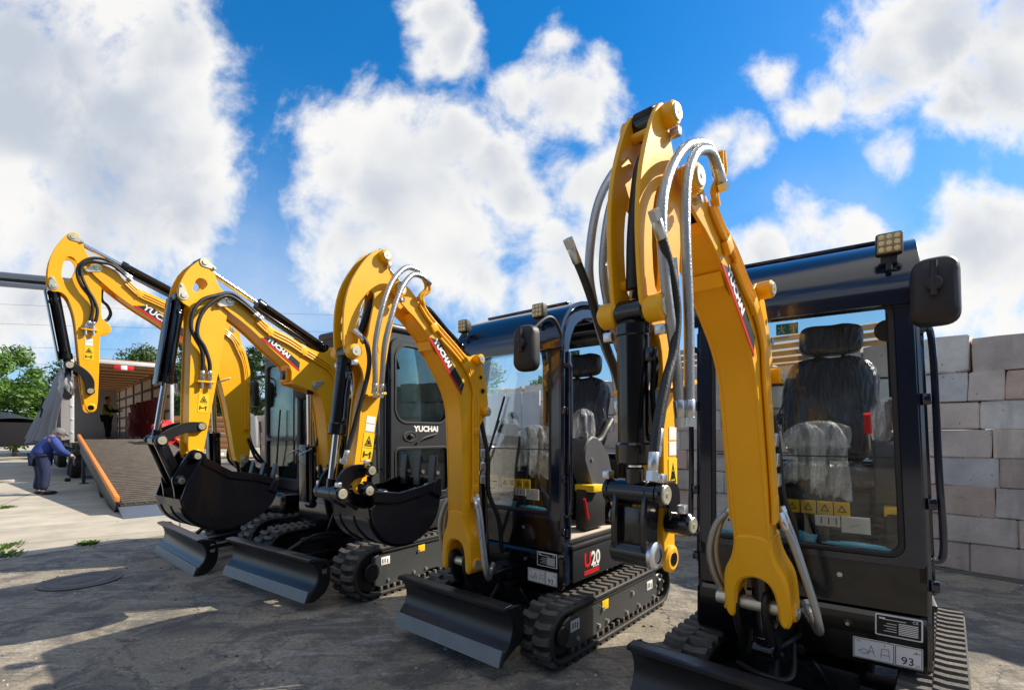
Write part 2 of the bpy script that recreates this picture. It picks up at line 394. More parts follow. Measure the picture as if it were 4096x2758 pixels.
def boss(g, p, y0, y1, r, pin=True, mi=0, pmi=1):
    g.cyl((p[0], y0, p[1]), (p[0], y1, p[1]), r, n=24, mi=mi, bev=.005)
    if pin:
        d = .006 if y1 > y0 else -.006
        g.cyl((p[0], y1-d*.5, p[1]), (p[0], y1+d, p[1]), r*.72, n=24, mi=pmi, bev=.002)
        g.cyl((p[0]+.0, y1+d*.9, p[1]), (p[0], y1+d*1.4, p[1]), r*.18, n=10, mi=pmi)
def flagpin(g, p, y, ang, r=.034, mi=1):
    """pin head with its teardrop keeper plate and bolt"""
    d = V((math.cos(R(ang)), math.sin(R(ang)))); c = V(p); e = c+d*r*2.1; n = V((-d.y, d.x)); P = []
    for k in range(13): a = R(90+180*k/12); P.append(tuple(c+d*r*math.cos(a)+n*r*math.sin(a)))
    for k in range(7): a = R(-90+180*k/6); P.append(tuple(e+(d*math.cos(a)+n*math.sin(a))*r*.42))
    g.plate(P, (), y, .008, mi=mi, bev=.002); s = 1 if y > 0 else -1
    g.cyl((c.x, y, c.y), (c.x, y+s*.012, c.y), r*.55, n=18, mi=mi, bev=.003); g.cyl((e.x, y, e.y), (e.x, y+s*.014, e.y), r*.3, n=6, mi=mi)
def box_beam(name, poly, w, root, mat=YEL, th=.014, core=None, holes=(), extra=None):
    g = G()
    for s in (-1, 1): g.plate(poly, holes, s*(w/2-th/2), th, bev=.0025)
    c = core if core else poly
    g.plate(shrink(c, .011), (), 0, w-2*th+.002, bev=.001)
    if extra: extra(g)
    return g.build(name, [mat, PIN, BLK, STL], root, 30)
def shrink(p, d):
    p = list(p) if area(p) > 0 else list(p)[::-1]; n = len(p); out = []
    for i in range(n):
        a, b, c = V(p[i-1]), V(p[i]), V(p[(i+1) % n]); e1, e2 = (b-a).normalized(), (c-b).normalized()
        k = V((-e1.y, e1.x))+V((-e2.y, e2.x)); k = k.normalized() if k.length > .1 else V((-e1.y, e1.x)); out.append(tuple(b+k*d))
    return out
def decal(root, a, b, w, o, size, cut=.0):
    """black name decal with white letters above a red stripe, running from a to b on the side plate at o"""
    a, b = V(a), V(b); d = (b-a).normalized(); n = V((d.y, -d.x)); n = n if n.y > 0 else -n; L = (b-a).length
    g = G(); q = lambda u, v: tuple(a+d*u+n*v)
    g.plate([q(0, 0), q(L, 0), q(L-w*.55, w), q(w*1.1, w)], (), o+.0012, .002, bev=.0004, mi=0)
    g.plate([q(.004, -.0035), q(L+.006, -.0035), q(L-.001, w*.17), q(w*.2, w*.17)], (), o+.0022, .002, bev=.0004, mi=1)
    p = a+d*(w*.72)+n*(w*.30)
    g.text('YUCHAI', size, frame((p.x, o+.0026, p.y), (d.x, 0, d.y), (n.x, 0, n.y)), mi=2, th=.0006, bold=.0028, sx=1.12)
    return g.build('name_decal', [BLB, RED, WHT], root)
def warn(root, p, top, w, h, o, white=True):
    """yellow warning label (triangle, arrow) under a small white one; p = lower middle, top = direction up"""
    u = V(top).normalized(); r = V((-u.y, u.x)); r = r if r.x < 0 else -r
    q = lambda x, z: tuple(V(p)+r*x+u*z)
    g = G(); g.plate([q(-w/2, 0), q(w/2, 0), q(w/2, h), q(-w/2, h)], (), o+.001, .002, bev=.0003, mi=0)
    t = [(-.36*w, .54*h), (.36*w, .54*h), (0, .92*h)]; i = [(-.24*w, .58*h), (.24*w, .58*h), (0, .84*h)]
    g.plate([q(*x) for x in t], [[q(*x) for x in i]], o+.0018, .002, bev=.0001, mi=1)
    for a, b in (((-.14*w, .62*h), (.1*w, .74*h)), ((.14*w, .62*h), (-.08*w, .75*h)), ((-.1*w, .64*h), (.12*w, .64*h))):
        A, B = q(*a), q(*b); g.bar((A[0], o+.002, A[1]), (B[0], o+.002, B[1]), .004, .006, up=(0, 1, 0), bev=0, mi=1)
    g.plate([q(-.4*w, .475*h), q(.4*w, .475*h), q(.4*w, .485*h), q(-.4*w, .485*h)], (), o+.0018, .002, bev=.0001, mi=1)
    for a, b in (((-.3*w, .15*h), (-.3*w, .36*h)), ((-.3*w, .25*h), (.12*w, .25*h)), ((.26*w, .12*h), (.26*w, .36*h)), ((.16*w, .30*h), (.36*w, .30*h))):
        A, B = q(*a), q(*b); g.bar((A[0], o+.002, A[1]), (B[0], o+.002, B[1]), .004, .008, up=(0, 1, 0), bev=0, mi=1)
    g.build('warning_label', [YLB, BLB], root)
    if white:
        g = G(); g.plate([q(-w*.42, h*1.06), q(w*.42, h*1.06), q(w*.42, h*1.32), q(-w*.42, h*1.32)], (), o+.001, .002, bev=.0003)
        g.plate([q(-w*.42, h*1.35), q(w*.42, h*1.35), q(w*.42, h*1.6), q(-w*.42, h*1.6)], (), o+.001, .002, bev=.0003); g.build('white_label', WHT, root)
def hoses(name, root, lines, r, mat=SIL, ends=True):
    for pts in lines:
        g = G(); g.tube(pts, r, n=12)
        if ends:
            P = spline(pts, 8)
            for a, b in ((P[0], P[1]), (P[-1], P[-2])):
                d = (V(b)-V(a)).normalized(); g.cyl(V(a)-d*.005, V(a)+d*.045, r*1.12, n=12, mi=1, bev=.002); g.cyl(V(a)-d*.03, V(a)-d*.004, r*1.3, n=6, mi=1)
        g.build(name, [mat, STL], root, 45)
def bucket(root, lip, bot, hinge, w, teeth):
    """curled bucket: shell from lip round the bottom to the hinge, two cheeks, ears and teeth (points in the arm's plane)"""
    path = spline2([lip]+bot, 6)
    g = G(); g.strip(path, .018, (-w/2+.006, w/2-.006))
    cheek = path+[hinge[1], hinge[0]]
    top = [(lip[0]*.7+hinge[0][0]*.3, lip[1]*.62+hinge[0][1]*.38-.02), (lip[0]*.35+hinge[0][0]*.65, lip[1]*.4+hinge[0][1]*.6-.035)]
    ch = path+[hinge[1], hinge[0]]+top[::-1]
    for s in (-1, 1): g.plate(ch, (), s*(w/2), .014)
    rim_ = [hinge[0]]+[top[1], top[0]]+[path[0]]; lowr = [tuple(V(p)+V((.01, -.055))) for p in rim_]
    for s in (-1, 1): g.plate(rim_+lowr[::-1], (), s*(w/2+.012), .012)
    for s in (-1, 1):
        n = V(path[0])-V(path[3]); 
        g.plate([tuple(V(path[0])+V((.03, .0))), tuple(V(path[2])+V((.05, .02))), tuple(V(path[5])+V((.07, .03))), tuple(V(path[5])), tuple(V(path[2])), tuple(V(path[0]))], (), s*(w/2+.012), .016)
    for k in (-.36, -.12, .12, .36):      # wear strips round the heel
        g.strip(path[len(path)//3: len(path)*5//6], .016, (k*w-.02, k*w+.02)) if False else None
    rim = path[len(path)//2: len(path)-3]
    for k in (-.40, .0, .40): g.strip([tuple(V(p)*1.0) for p in rim], .034, (k*w-.03, k*w+.03))
    for s in (-1, 1): g.plate(roundpoly([tuple(V(hinge[0])+V((-.06, .03))), tuple(V(hinge[0])+V((.03, .06))), tuple(V(hinge[1])+V((.06, .02))), tuple(V(hinge[1])+V((.04, -.07))), path[-2], tuple(V(hinge[0])+V((-.12, -.10)))], .04), (), s*.105, .02)
    b = g.build('bucket', [BLK], root, 35)
    d = (V(path[0])-V(path[3])).normalized(); n = V((-d.y, d.x))
    for k in teeth:
        g = G(); y = k*w; e = V(path[0])
        P = [tuple(e-d*.05+n*.022), tuple(e+d*.03+n*.026), tuple(e+d*.13+n*.008), tuple(e+d*.135-n*.004), tuple(e+d*.03-n*.024), tuple(e-d*.05-n*.03)]
        g.plate(P, (), y, .062, bev=.006); g.cyl((e.x+d.x*.03, y-.036, e.y+d.y*.03), (e.x+d.x*.03, y+.036, e.y+d.y*.03), .012, n=10, mi=1)
        g.build('bucket_tooth', [BLADE, STL], b)
    for p in hinge:
        g = G(); g.cyl((p[0], -.09, p[1]), (p[0], .09, p[1]), .02, n=14)
        for s in (-1, 1): boss(g, p, s*.09, s*.145, .034)
        g.build('hinge_pin', [BLK, PIN], b)
    return b

# ------------------------------------------------------------------ small fittings
def lamp(root, p, yaw=0., tilt=0.):
    m = Mx.Translation(V(p)) @ Mx.Rotation(yaw, 4, 'Z') @ Mx.Rotation(tilt, 4, 'Y') @ Mx.Scale(.84, 4)
    g = G(); g.box((0, 0, 0), (.055, .115, .115), bev=.014); g.box((-.035, 0, 0), (.03, .085, .085), bev=.008)
    for k in range(5): g.box((-.045, -.035+.0175*k, 0), (.02, .006, .07), bev=0)
    g.box((-.01, 0, -.075), (.02, .07, .04), bev=.004); g.cyl((-.01, 0, -.13), (-.01, 0, -.08), .014, n=10)
    o = g.xf(m).build('work_light', PLA, root)
    g = G(); g.box((.0275, 0, 0), (.006, .098, .098), bev=.002); g.xf(m).build('lens', LENS, o)
    g = G()
    for a in (-.032, 0, .032):
        for b in (-.032, 0, .032): g.lathe((.0295, a, b), (1, 0, 0), [(0, .0), (.009, .001), (.013, .004), (.012, .0045), (0, .0045)], 12)
    g.xf(m).build('reflector', BULB, o); return o
def mirror(root, p, w, h, yaw, pole):
    m = Mx.Translation(V(p)) @ Mx.Rotation(yaw, 4, 'Z')
    g = G(); P = roundpoly([(-w/2, -h/2), (w/2, -h/2), (w/2*.93, h/2), (-w/2*.93, h/2)], .06, 6)
    b = bmesh.new(); lay = []
    for sc, x in ((1, -.02), (1.0, .012), (.93, .035), (.75, .05), (.4, .056)):
        lay.append([b.verts.new((x, y*sc, z*sc)) for y, z in P])
    for A, B in zip(lay, lay[1:]):
        for i in range(len(P)): b.faces.new((A[i], A[(i+1) % len(P)], B[(i+1) % len(P)], B[i]))
    b.faces.new(lay[-1]); b.faces.new(lay[0][::-1]); g._add(b, 0)
    g.cyl((.03, 0, .02), (.085, 0, .02), .03, n=14, bev=.006); g.xf(m)
    q = m @ V((.075, 0, .02))
    g.tube([q]+[V(t) for t in pole], .011, n=8); g.tube([m @ V((.075, 0, .11)), m @ V((.075, 0, -.03))], .012, n=8, sm=0)
    o = g.build('side_mirror', PLA, root)
    g = G(); g.plate([(y*.93, z*.93) for y, z in P], (), 0, .004, 'x'); g.xf(m @ Mx.Translation((-.022, 0, 0))); g.build('mirror_glass', MIRR, o); return o
def pane(name, root, pts, o, ax, mat=GLASS):
    g = G(); g.plate(pts, (), o, .006, ax, bev=.001); return g.build(name, mat, root)
def exit_sign(root, m):
    g = G(); g.box((0, 0, 0), (.14, .075, .002), bev=0, mi=0)
    for c, d, r in (((-.035, .0, .0018), (.012, .03, .001), 0), ((-.035, .022, .0018), (.012, .012, .001), 0), ((-.048, -.018, .0018), (.03, .008, .001), .8), ((-.022, -.016, .0018), (.026, .008, .001), -.9), ((-.05, .008, .0018), (.022, .007, .001), -.5), ((-.02, .008, .0018), (.022, .007, .001), .6),
                    ((.042, -.004, .0018), (.009, .05, .001), 0), ((.042, .022, .0018), (.05, .009, .001), 0)):
        g.box(c, d, (0, 0, r), bev=0, mi=1)
    return g.xf(m).build('exit_sticker', [GRN, WHT], root)
def seat(root, x, y, z):
    g = G()
    def cushion(c, d, rot, amp, s):
        b = bmesh.new(); bmesh.ops.create_cube(b, size=1); bmesh.ops.subdivide_edges(b, edges=b.edges[:], cuts=9, use_grid_fill=True)
        from mathutils import noise
        for v in b.verts:
            q = v.co*2; k = 4.2
            n = (abs(q.x)**k+abs(q.y)**k+abs(q.z)**k)**(-1/k)*max(abs(q.x), abs(q.y), abs(q.z)) if q.length else 1
            v.co = v.co*n
            v.co = V((v.co.x*d[0], v.co.y*d[1], v.co.z*d[2])); t = v.co.normalized()
            v.co += t*amp*noise.noise(V((v.co.x*9, v.co.y*16+s, v.co.z*5)))
        return b, Mx.Translation(V(c)) @ Mx.Rotation(rot, 4, 'Y')
    for c, d, r, a, s in (((x+.2, y, z+.02), (.5, .5, .15), -.05, .014, 1), ((x-.08, y, z+.40), (.15, .50, .66), -.14, .02, 5)):
        b, m = cushion(c, d, r, a, s); g._add(b, 0, m)
    g.box((x+.18, y, z-.14), (.42, .4, .2), bev=.03, mi=1); g.cyl((x-.12, y-.07, z+.68), (x-.13, y-.07, z+.76), .012, mi=1); g.cyl((x-.12, y+.07, z+.68), (x-.13, y+.07, z+.76), .012, mi=1)
    o = g.build('operator_seat', [SEAT, PLA], root, 60)
    g = G(); b, m = cushion((x-.12, y, z+.83), (.11, .34, .19), -.12, .008, 9); g._add(b, 0, m); g.build('headrest', SEAT, o, 60)
    g = G()
    for s in (-1, 1): g.tube([(x-.1, y+s*.27, z+.36), (x+.0, y+s*.29, z+.30), (x+.12, y+s*.29, z+.2), (x+.26, y+s*.29, z+.19)], .03, n=10)
    g.build('armrest', PLA, o); return o
FILMT = film_mat('thin_plastic_film', .10, .2)
def bag(name, root, c, r, seed, mat=None):
    """clear bag pulled over a lever: gathered at the top, hanging in soft folds, open and ragged at the bottom"""
    from mathutils import noise
    g = G(); b = bmesh.new(); rings = []; n, m = 40, 18; c = V(c)
    for k in range(m):
        t = k/(m-1); row = []
        for i in range(n):
            a = 2*math.pi*i/n; f = 1+.38*(.3+t)**.6*noise.noise(V((math.cos(a)*1.9, math.sin(a)*1.9, seed*3.1+t*.9)))*2+.09*t*math.sin(7*a+seed)
            q = (min(1, t*4.5)**.5)*(.80+.35*t-.30*t*t)*f
            row.append(b.verts.new(c+V((math.cos(a)*r[0]*q, math.sin(a)*r[1]*q, r[2]*(1-2*t)+r[2]*(.35*noise.noise(V((math.cos(a)*2, math.sin(a)*2, seed)))*t+.22*math.cos(2*a+.6)*(1-t)*min(1, t*4))))))
        rings.append(row)
    for A, B in zip(rings, rings[1:]):
        for i in range(n): b.faces.new((A[i], A[(i+1) % n], B[(i+1) % n], B[i]))
    g._add(b, 0); return g.build(name, mat or FILM, root, 70)
    g = G(); g.blob(c, r, .40, seed, sub=4, freq=1.3); return g.build(name, mat or FILM, root, 60)

# ------------------------------------------------------------------ upper structure of the two open-canopy machines
def compact_upper(root, du, mir, y0=-.42, y1=.55):
    made = []
    def B(g, name, mats, par=root, ang=32):
        o = g.build(name, mats, par, ang)
        if par is root: made.append(o)
        return o
    yc, W = (y0+y1)/2, y1-y0
    g = G()
    g.box((-.05, yc, .56), (1.16, W-.02, .26), bev=.04, seg=4)
    g.plate(roundpoly([(y0, .415), (y1, .415), (y1, .655), (y0, .655)], .035), (), .545, .065, 'x', bev=.018)
    g.plate(roundpoly([(y0+.01, .662), (y1-.01, .662), (y1-.01, .90), (y0+.01, .90)], .01), (), .54, .05, 'x', bev=.008)
    g.box((-.48, yc, .98), (.34, W, .62), bev=.07, seg=4); g.box((-.28, yc, .80), (.12, W-.08, .3), bev=.02)
    for y, z in ((y0+.28, .60), (y1-.30, .585)):
        g.cyl((.57, y, z), (.584, y, z), .017, n=16, bev=.003); g.cyl((.582, y, z), (.588, y, z), .009, n=6, mi=1)
    for y, z in ((y0+.2, .81), (y1-.33, .80)): g.cyl((.56, y, z), (.569, y, z), .012, n=6, mi=1)
    body = B(g, 'upper_body', [BLK, STL])
    g = G(); g.box((.0, y1+.004, .56), (.92, .022, .23), bev=.006); g.box((.0, y1-.0, .685), (.96, .05, .03), bev=.008); g.box((.0, y1-.03, .715), (.94, .05, .02), bev=.005)
    g.build('side_step_panel', PANEL, body)
    g = G(); yy = y1+.0165
    mt = frame((.325, yy, .525), (-1, 0, 0), (0, 0, 1))
    g.text('U', .135, mt, 0, .0008, .004, sx=.95); g.text('20', .135, frame((.325-.092, yy, .525), (-1, 0, 0), (0, 0, 1)), 1, .0008, .004, sx=.9)
    for z in (.475, .492): g.box((.225, yy, z), (.20, .002, .011), bev=0, mi=0)
    for k in range(3): g.box((.20-.03*k, yy, .512), (.02, .002, .009), bev=0, mi=1)
    g.build('model_decal', [RED, WHT], body)
    g = G(); xx = .5795
    g.plate(rrect(.352, .56, .517, .655, .006), (), xx, .003, 'x', bev=.0005, mi=0)
    g.plate(rrect(.358, .566, .511, .649, .004), (), xx+.0015, .003, 'x', bev=.0005, mi=1)
    for k in range(7): g.box((xx+.0035, .468, .578+.0075*k), (.001, .066, .004), bev=0, mi=0)
    for k in range(4): g.box((xx+.0035, .405+.006*(k % 2), .584+.011*k), (.001, .045-.01*(k % 2), .0022), bev=0, mi=0)
    g.box((xx+.0035, .42, .634), (.001, .08, .0025), bev=0, mi=0); g.box((xx+.0035, .377, .638), (.001, .022, .008), bev=0, mi=0)
    g.text('CE', .017, frame((xx+.003, .482, .634), (0, 1, 0), (0, 0, 1)), 0, .0006)
    g.build('name_plate', [WHT, BLB], body)
    g = G(); g.plate(rrect(.271, .44, .517, .532, .004), (), xx, .003, 'x', bev=.0005)
    for r in ((.274, .4425, .419, .5295), (.423, .4425, .514, .5295)):
        g.plate(rrect(*r, .003), [rrect(r[0]+.0022, r[1]+.0022, r[2]-.0022, r[3]-.0022, .003)], xx+.0016, .002, 'x', bev=.0002, mi=1)
    g.text('93', .046, frame((xx+.002, .443, .453), (0, 1, 0), (0, 0, 1)), 1, .0006)
    L = lambda a, b, w=.002: g.bar((xx+.0022, *a), (xx+.0022, *b), w, .001, up=(1, 0, 0), bev=0, mi=1)
    L((.495, .517), (.495, .507)); L((.485, .507), (.508, .507)); g.box((xx+.002, .499, .455), (.001, .013, .01), bev=0, mi=2); g.box((xx+.002, .292, .518), (.001, .014, .009), bev=0, mi=2)
    for a, b in (((.292, .475), (.312, .486)), ((.312, .486), (.332, .475)), ((.332, .475), (.312, .464)), ((.312, .464), (.292, .475)), ((.325, .46), (.338, .505)), ((.338, .505), (.352, .46)), ((.330, .478), (.348, .478)), ((.372, .46), (.375, .500)), ((.375, .500), (.400, .500)), ((.400, .500), (.404, .458)), ((.374, .474), (.402, .474)), ((.386, .518), (.386, .509))): L(a, b, .0014)
    g.build('noise_label', [WHT, BLB, paint('grey_print', (.5, .5, .5), .5)], body)
    g = G(); g.box((-.02, yc+.02, .722), (.86, W-.12, .03), bev=.006); o = g.build('floor_mat', MAT, body)
    # canopy frame
    g = G()
    outer = chaikin([(.565, .42), (.565, 1.98), (.55, 2.14), (.46, 2.27), (.30, 2.335), (.1, 2.35), (-.35, 2.37), (-.50, 2.34), (-.57, 2.24), (-.58, 2.1), (-.58, .72), (-.50, .72), (-.50, 2.08), (-.47, 2.22), (-.36, 2.285), (.1, 2.27), (.27, 2.255), (.39, 2.20), (.465, 2.08), (.48, 1.95), (.48, .70), (.44, .44)], 1)
    for y in (y0+.028, y1-.028): g.plate(outer, (), y, .056, bev=.014)
    g.plate(rrect(y0+.01, .86, y1-.01, 2.12, .03), [rrect(y0+.085, .915, y1-.10, 2.03, .05)], .542, .05, 'x', bev=.012)
    g.plate(rrect(y0+.02, .9, y1-.02, 2.33, .03), [rrect(y0+.08, 1.22, y1-.08, 2.31-.02, .05)], -.555, .035, 'x', bev=.008)
    for x, z in ((.12, 2.285), (-.2, 2.30)): g.box((x, yc, z), (.06, W-.1, .04), bev=.01)
    for y, s in ((y1-.005, 1), (y0+.005, -1)):    # grab rails and gutter on the front posts
        g.tube([(.53, y+s*.006, 1.90), (.53, y+s*.045, 1.86), (.53, y+s*.045, 1.3), (.53, y+s*.045, .95), (.53, y+s*.006, .90)], .014, n=10)
        g.bar((.50, y+s*.012, 2.0), (.50, y+s*.012, .75), .02, .03, bev=.006)
        for z in (.80, 1.15, 1.6): g.box((.55, y+s*.014, z), (.04, .03, .05), bev=.006)
    cab = B(g, 'cab_frame', [NAVY])
    g = G(); rp = spline2([(.592, 2.015), (.594, 2.10), (.555, 2.20), (.45, 2.305), (.28, 2.362), (.0, 2.378), (-.38, 2.398), (-.54, 2.36), (-.60, 2.24)], 6)
    g.strip(rp, .028, (y0-.012, y1+.012)); g.xf(Mx())
    g.box((.30, yc, 2.372), (.12, W-.2, .018), bev=.006); g.box((-.1, yc, 2.396), (.5, W-.25, .016), bev=.006)
    g.cyl((-.35, y1-.1, 2.39), (-.35, y1-.1, 2.42), .012, n=8)
    g.build('cab_roof', NAVY, cab, 40)
    gl = pane('windscreen', cab, rrect(y0+.08, .91, y1-.095, 2.035, .05), .55, 'x')
    g = G(); g.plate(rrect(y0+.075, .905, y1-.09, 2.04, .055), [rrect(y0+.098, .928, y1-.113, 2.017, .045)], .562, .014, 'x', bev=.005)
    g.box((.56, (y0+y1-.012)/2, 1.345), (.008, W-.22, .006), bev=0); g.build('window_seal', PLA, cab)
    pane('rear_window', cab, rrect(y0+.07, 1.21, y1-.07, 2.30, .05), -.57, 'x')
    exit_sign(cab, frame((-.545, -.10, 2.17), (0, 1, 0), (0, 0, 1)))
    g = G()
    for k in range(4): g.box((.545, .03+.068*k, 1.10), (.002, .062, .062), bev=0); g.plate([(.012+.068*k, 1.085), (.048+.068*k, 1.085), (.03+.068*k, 1.118)], [[(.018+.068*k, 1.0885), (.042+.068*k, 1.0885), (.03+.068*k, 1.111)]], .5468, .0012, 'x', bev=.0001, mi=1)
    for k in range(3): g.box((.545, -.19+.06*k, 1.10-.035*(k == 0)), (.002, .056, .09), bev=0)
    for k in range(3): g.box((.5468, -.19+.06*k, 1.10), (.001, .045, .006), bev=0, mi=1)
    g.build('sticker_strip', [YLB, BLB], cab)
    g = G(); g.box((.545, .175, 1.04), (.002, .10, .05), bev=0); g.box((.545, .285, 1.03), (.002, .11, .075), bev=0)
    for k in range(3): g.box((.5468, .15+.03*k, 1.04), (.001, .004, .03), bev=0, mi=1)
    g.bar((.547, .26, 1.02), (.547, .30, 1.035), .004, .001, bev=0, mi=1); g.build('paper_sticker', [WHT, BLB], cab)
    g = G()
    for a, b, s in ((-.30, -.16, 3), (-.05, .12, 4), (.17, .40, 5)): g.blob(((.535), (a+b)/2, .935+.01*(s == 4)), (.006, (b-a)/2, .014+.02*(s == 4)), .5, s)
    g.build('protective_film', BLU, cab, 60)
    g = G(); g.tube([(.53, y0+.30, 1.30), (.50, y0+.28, 1.12), (.47, y0+.33, .95)], .012)
    g.bar((.575, y0+.16, 1.0), (.575, y0+.42, 1.55), .012, .01, bev=.002); g.bar((.572, y0+.30, 1.28), (.572, y0+.47, 1.72), .02, .006, bev=.002)
    g.build('wiper', PLA, cab)
    g = G(); g.lathe((.42, y1-.115, 1.93), (1, 0, -.1), [(.02, 0), (.045, .006), (.05, .02), (.042, .03), (.03, .032), (0, .032)], 20); g.tube([(.42, y1-.115, 1.93), (.40, y1-.10, 2.0), (.40, y1-.06, 2.03)], .01); g.build('cab_fan', PLA, cab)
    for y in (y1-.15, y0+.10): made.append(lamp(root, (.62, y, 2.27)))
    made.append(mirror(root, mir[0], .165, .28, mir[1], mir[2]))
    # inside
    made.append(seat(root, -.22, .14, 1.20))
    g = G()
    for y in (y1-.13, y0+.13):
        g.plate(chaikin([(-.2, .95), (.02, .95), (.14, 1.14), (.22, 1.30), (.12, 1.44), (-.02, 1.42), (-.2, 1.25)]), (), y, .14, bev=.012)
        g.lathe((.08, y, 1.40), (.15, 0, 1), [(.05, 0), (.045, .02), (.04, .03), (.03, .06), (.016, .07), (.014, .12), (.02, .14), (.024, .2), (.018, .23), (0, .235)], 16, mi=1)
        g.cyl((.10, y+(.072 if y > 0 else -.072), 1.26), (.10, y+(.078 if y > 0 else -.078), 1.26), .014, n=16, mi=2)
    con = B(g, 'control_console', [CON, PLA, STL])
    for k, y in enumerate((y1-.13, y0+.13)): bag('lever_bag', con, (.11, y, 1.53), (.07, .075, .11), 11+k)
    g = G(); g.tube([(.14, y1-.21, 1.32), (.20, y1-.215, 1.40), (.25, y1-.22, 1.46)], .007, mi=1); g.tube([(.245, y1-.22, 1.455), (.285, y1-.225, 1.55)], lambda t: .017+.006*math.sin(3.1*t), n=12, sm=0); g.tube([(.2, y1-.03, .84), (.25, y1-.03, .99)], .01, mi=0)
    g.build('safety_lever', [RED, STL], con)
    g = G(); g.box((.3, y0+.26, 1.475), (.12, .15, .03), (0, -.5, 0), bev=.012); g.blob((.29, y0+.26, 1.49), (.085, .10, .045), .1, 4); g.tube([(.3, y0+.26, 1.46), (.33, y0+.24, 1.2), (.34, y0+.25, .76)], .02)
    B(g, 'display_monitor', PLA, ang=60)
    g = G()
    for y in (.07, .16):
        g.tube([(.38, y, .74), (.36, y, 1.0), (.30, y, 1.36), (.31, y, 1.44)], .011, mi=0); g.tube([(.31, y, 1.42), (.30, y+(.02 if y > .1 else -.02), 1.50)], .018, mi=1)
        g.box((.34, y, .78), (.16, .08, .05), (0, .5, 0), bev=.01, mi=1)
    tl = B(g, 'travel_levers', [SAT, PLA])
    bag('lever_bag', tl, (.31, .07, 1.36), (.06, .095, .15), 24); bag('lever_bag', tl, (.33, .17, 1.33), (.05, .085, .19), 27); bag('lever_bag', tl, (.30, .12, 1.45), (.05, .15, .07), 31)
    g = G(); g.box((.10, -.13, .95), (.5, .12, .42), bev=.03); g.box((.05, y1-.10, .9), (.28, .1, .3), bev=.02); B(g, 'seat_pedestal', PLA)
    g = G(); g.box((.11, y1-.075, 1.055), (.14, .16, .05), bev=.004); B(g, 'yellow_notice', YLB)
    # swing bracket carrying the boom foot
    for o in made: o.rotation_euler.z = du
    return made
def bracket(root, fx, zf, low, mat=SAT, yaw=0.):
    g = G()
    for s in (-1, 1): g.plate(chaikin([(.06, zf+.02), (.03, zf+.07), (-.03, zf+.07), (-.07, zf), (-.16, zf-.10), (-.30, zf-.16), (-.36, zf-.2), (-.36, low+.03), (-.30, low), (-.14, low), (-.04, low+.08), (.03, zf-.10)], 2), (), s*.062, .03, bev=.008)
    g.cyl((-.30, 0, low-.03), (-.30, 0, zf-.10), .085, n=26, bev=.01); g.box((-.16, 0, (zf+low)/2-.05), (.2, .1, .12), bev=.01)
    g.cyl((0, -.155, zf), (0, .155, zf), .030, n=20, mi=1); g.box((-.42, 0, (zf+low)/2-.03), (.18, .26, .07), bev=.02); g.box((-.42, 0, low+.02), (.2, .26, .06), bev=.02)
    g.tube([(-.25, .1, zf-.2), (-.05, .14, zf-.3), (.03, .05, low), (-.1, -.1, low-.04)], .013)
    g.xf(Mx.Translation((fx, 0, 0)) @ Mx.Rotation(yaw, 4, 'Z')); return g.build('swing_bracket', [mat, PIN], root)

# ------------------------------------------------------------------ arm groups, outlines in the plane of the boom (forward, up), metres from the boom foot
C_BOOM = [(.722, 2.293), (.675, 2.324), (.626, 2.316), (.576, 2.293), (.49, 2.208), (.344, 2.108), (.186, 1.999), (.103, 1.949), (.04, 1.985), (.0, 1.95), (-.041, 1.887), (-.08, 1.685), (-.08, 1.597), (-.03, 1.54), (.005, 1.50), (.005, 1.368), (.008, 1.057), (.02, .84), (.155, .84), (.158, 1.07), (.166, 1.296), (.176, 1.521), (.186, 1.626), (.227, 1.742), (.325, 1.88), (.437, 2.036), (.542, 2.13), (.626, 2.182), (.691, 2.242)]
C_STICK = [(.785, 2.482), (.736, 2.477), (.731, 2.413), (.7, 2.342), (.66, 2.30), (.652, 2.24), (.672, 2.135), (.708, 1.999), (.739, 1.825), (.77, 1.666), (.792, 1.55), (.826, 1.383), (.855, 1.246), (.865, 1.159), (.905, 1.118), (.945, 1.159), (.945, 1.25), (.929, 1.348), (.915, 1.447), (.898, 1.609), (.88, 1.71), (.884, 1.785), (.915, 1.837), (.97, 1.846), (1.0, 1.897), (1.004, 2.015), (.995, 2.137), (.964, 2.248), (.908, 2.347), (.844, 2.434)]
C_HOLE = [(.837, 2.239), (.812, 2.225), (.815, 2.172), (.838, 2.077), (.855, 1.98), (.88, 1.925), (.91, 1.96), (.908, 2.094), (.88, 2.186)]
C_CORE = [(.665, 2.28), (.69, 2.10), (.708, 1.999), (.739, 1.825), (.77, 1.666), (.792, 1.55), (.826, 1.383), (.855, 1.246), (.87, 1.20), (.94, 1.20), (.929, 1.348), (.915, 1.447), (.898, 1.609), (.875, 1.71), (.85, 1.80), (.81, 1.95), (.79, 2.1), (.80, 2.2), (.75, 2.30)]
I4 = Mx.Identity(4)
def rotm(a, c):
    ca, sa = math.cos(a), math.sin(a)
    return Mx.Translation((c[0], 0, c[1])) @ Mx(((ca, 0, -sa, 0), (0, 1, 0, 0), (sa, 0, ca, 0), (0, 0, 0, 1))) @ Mx.Translation((-c[0], 0, -c[1]))

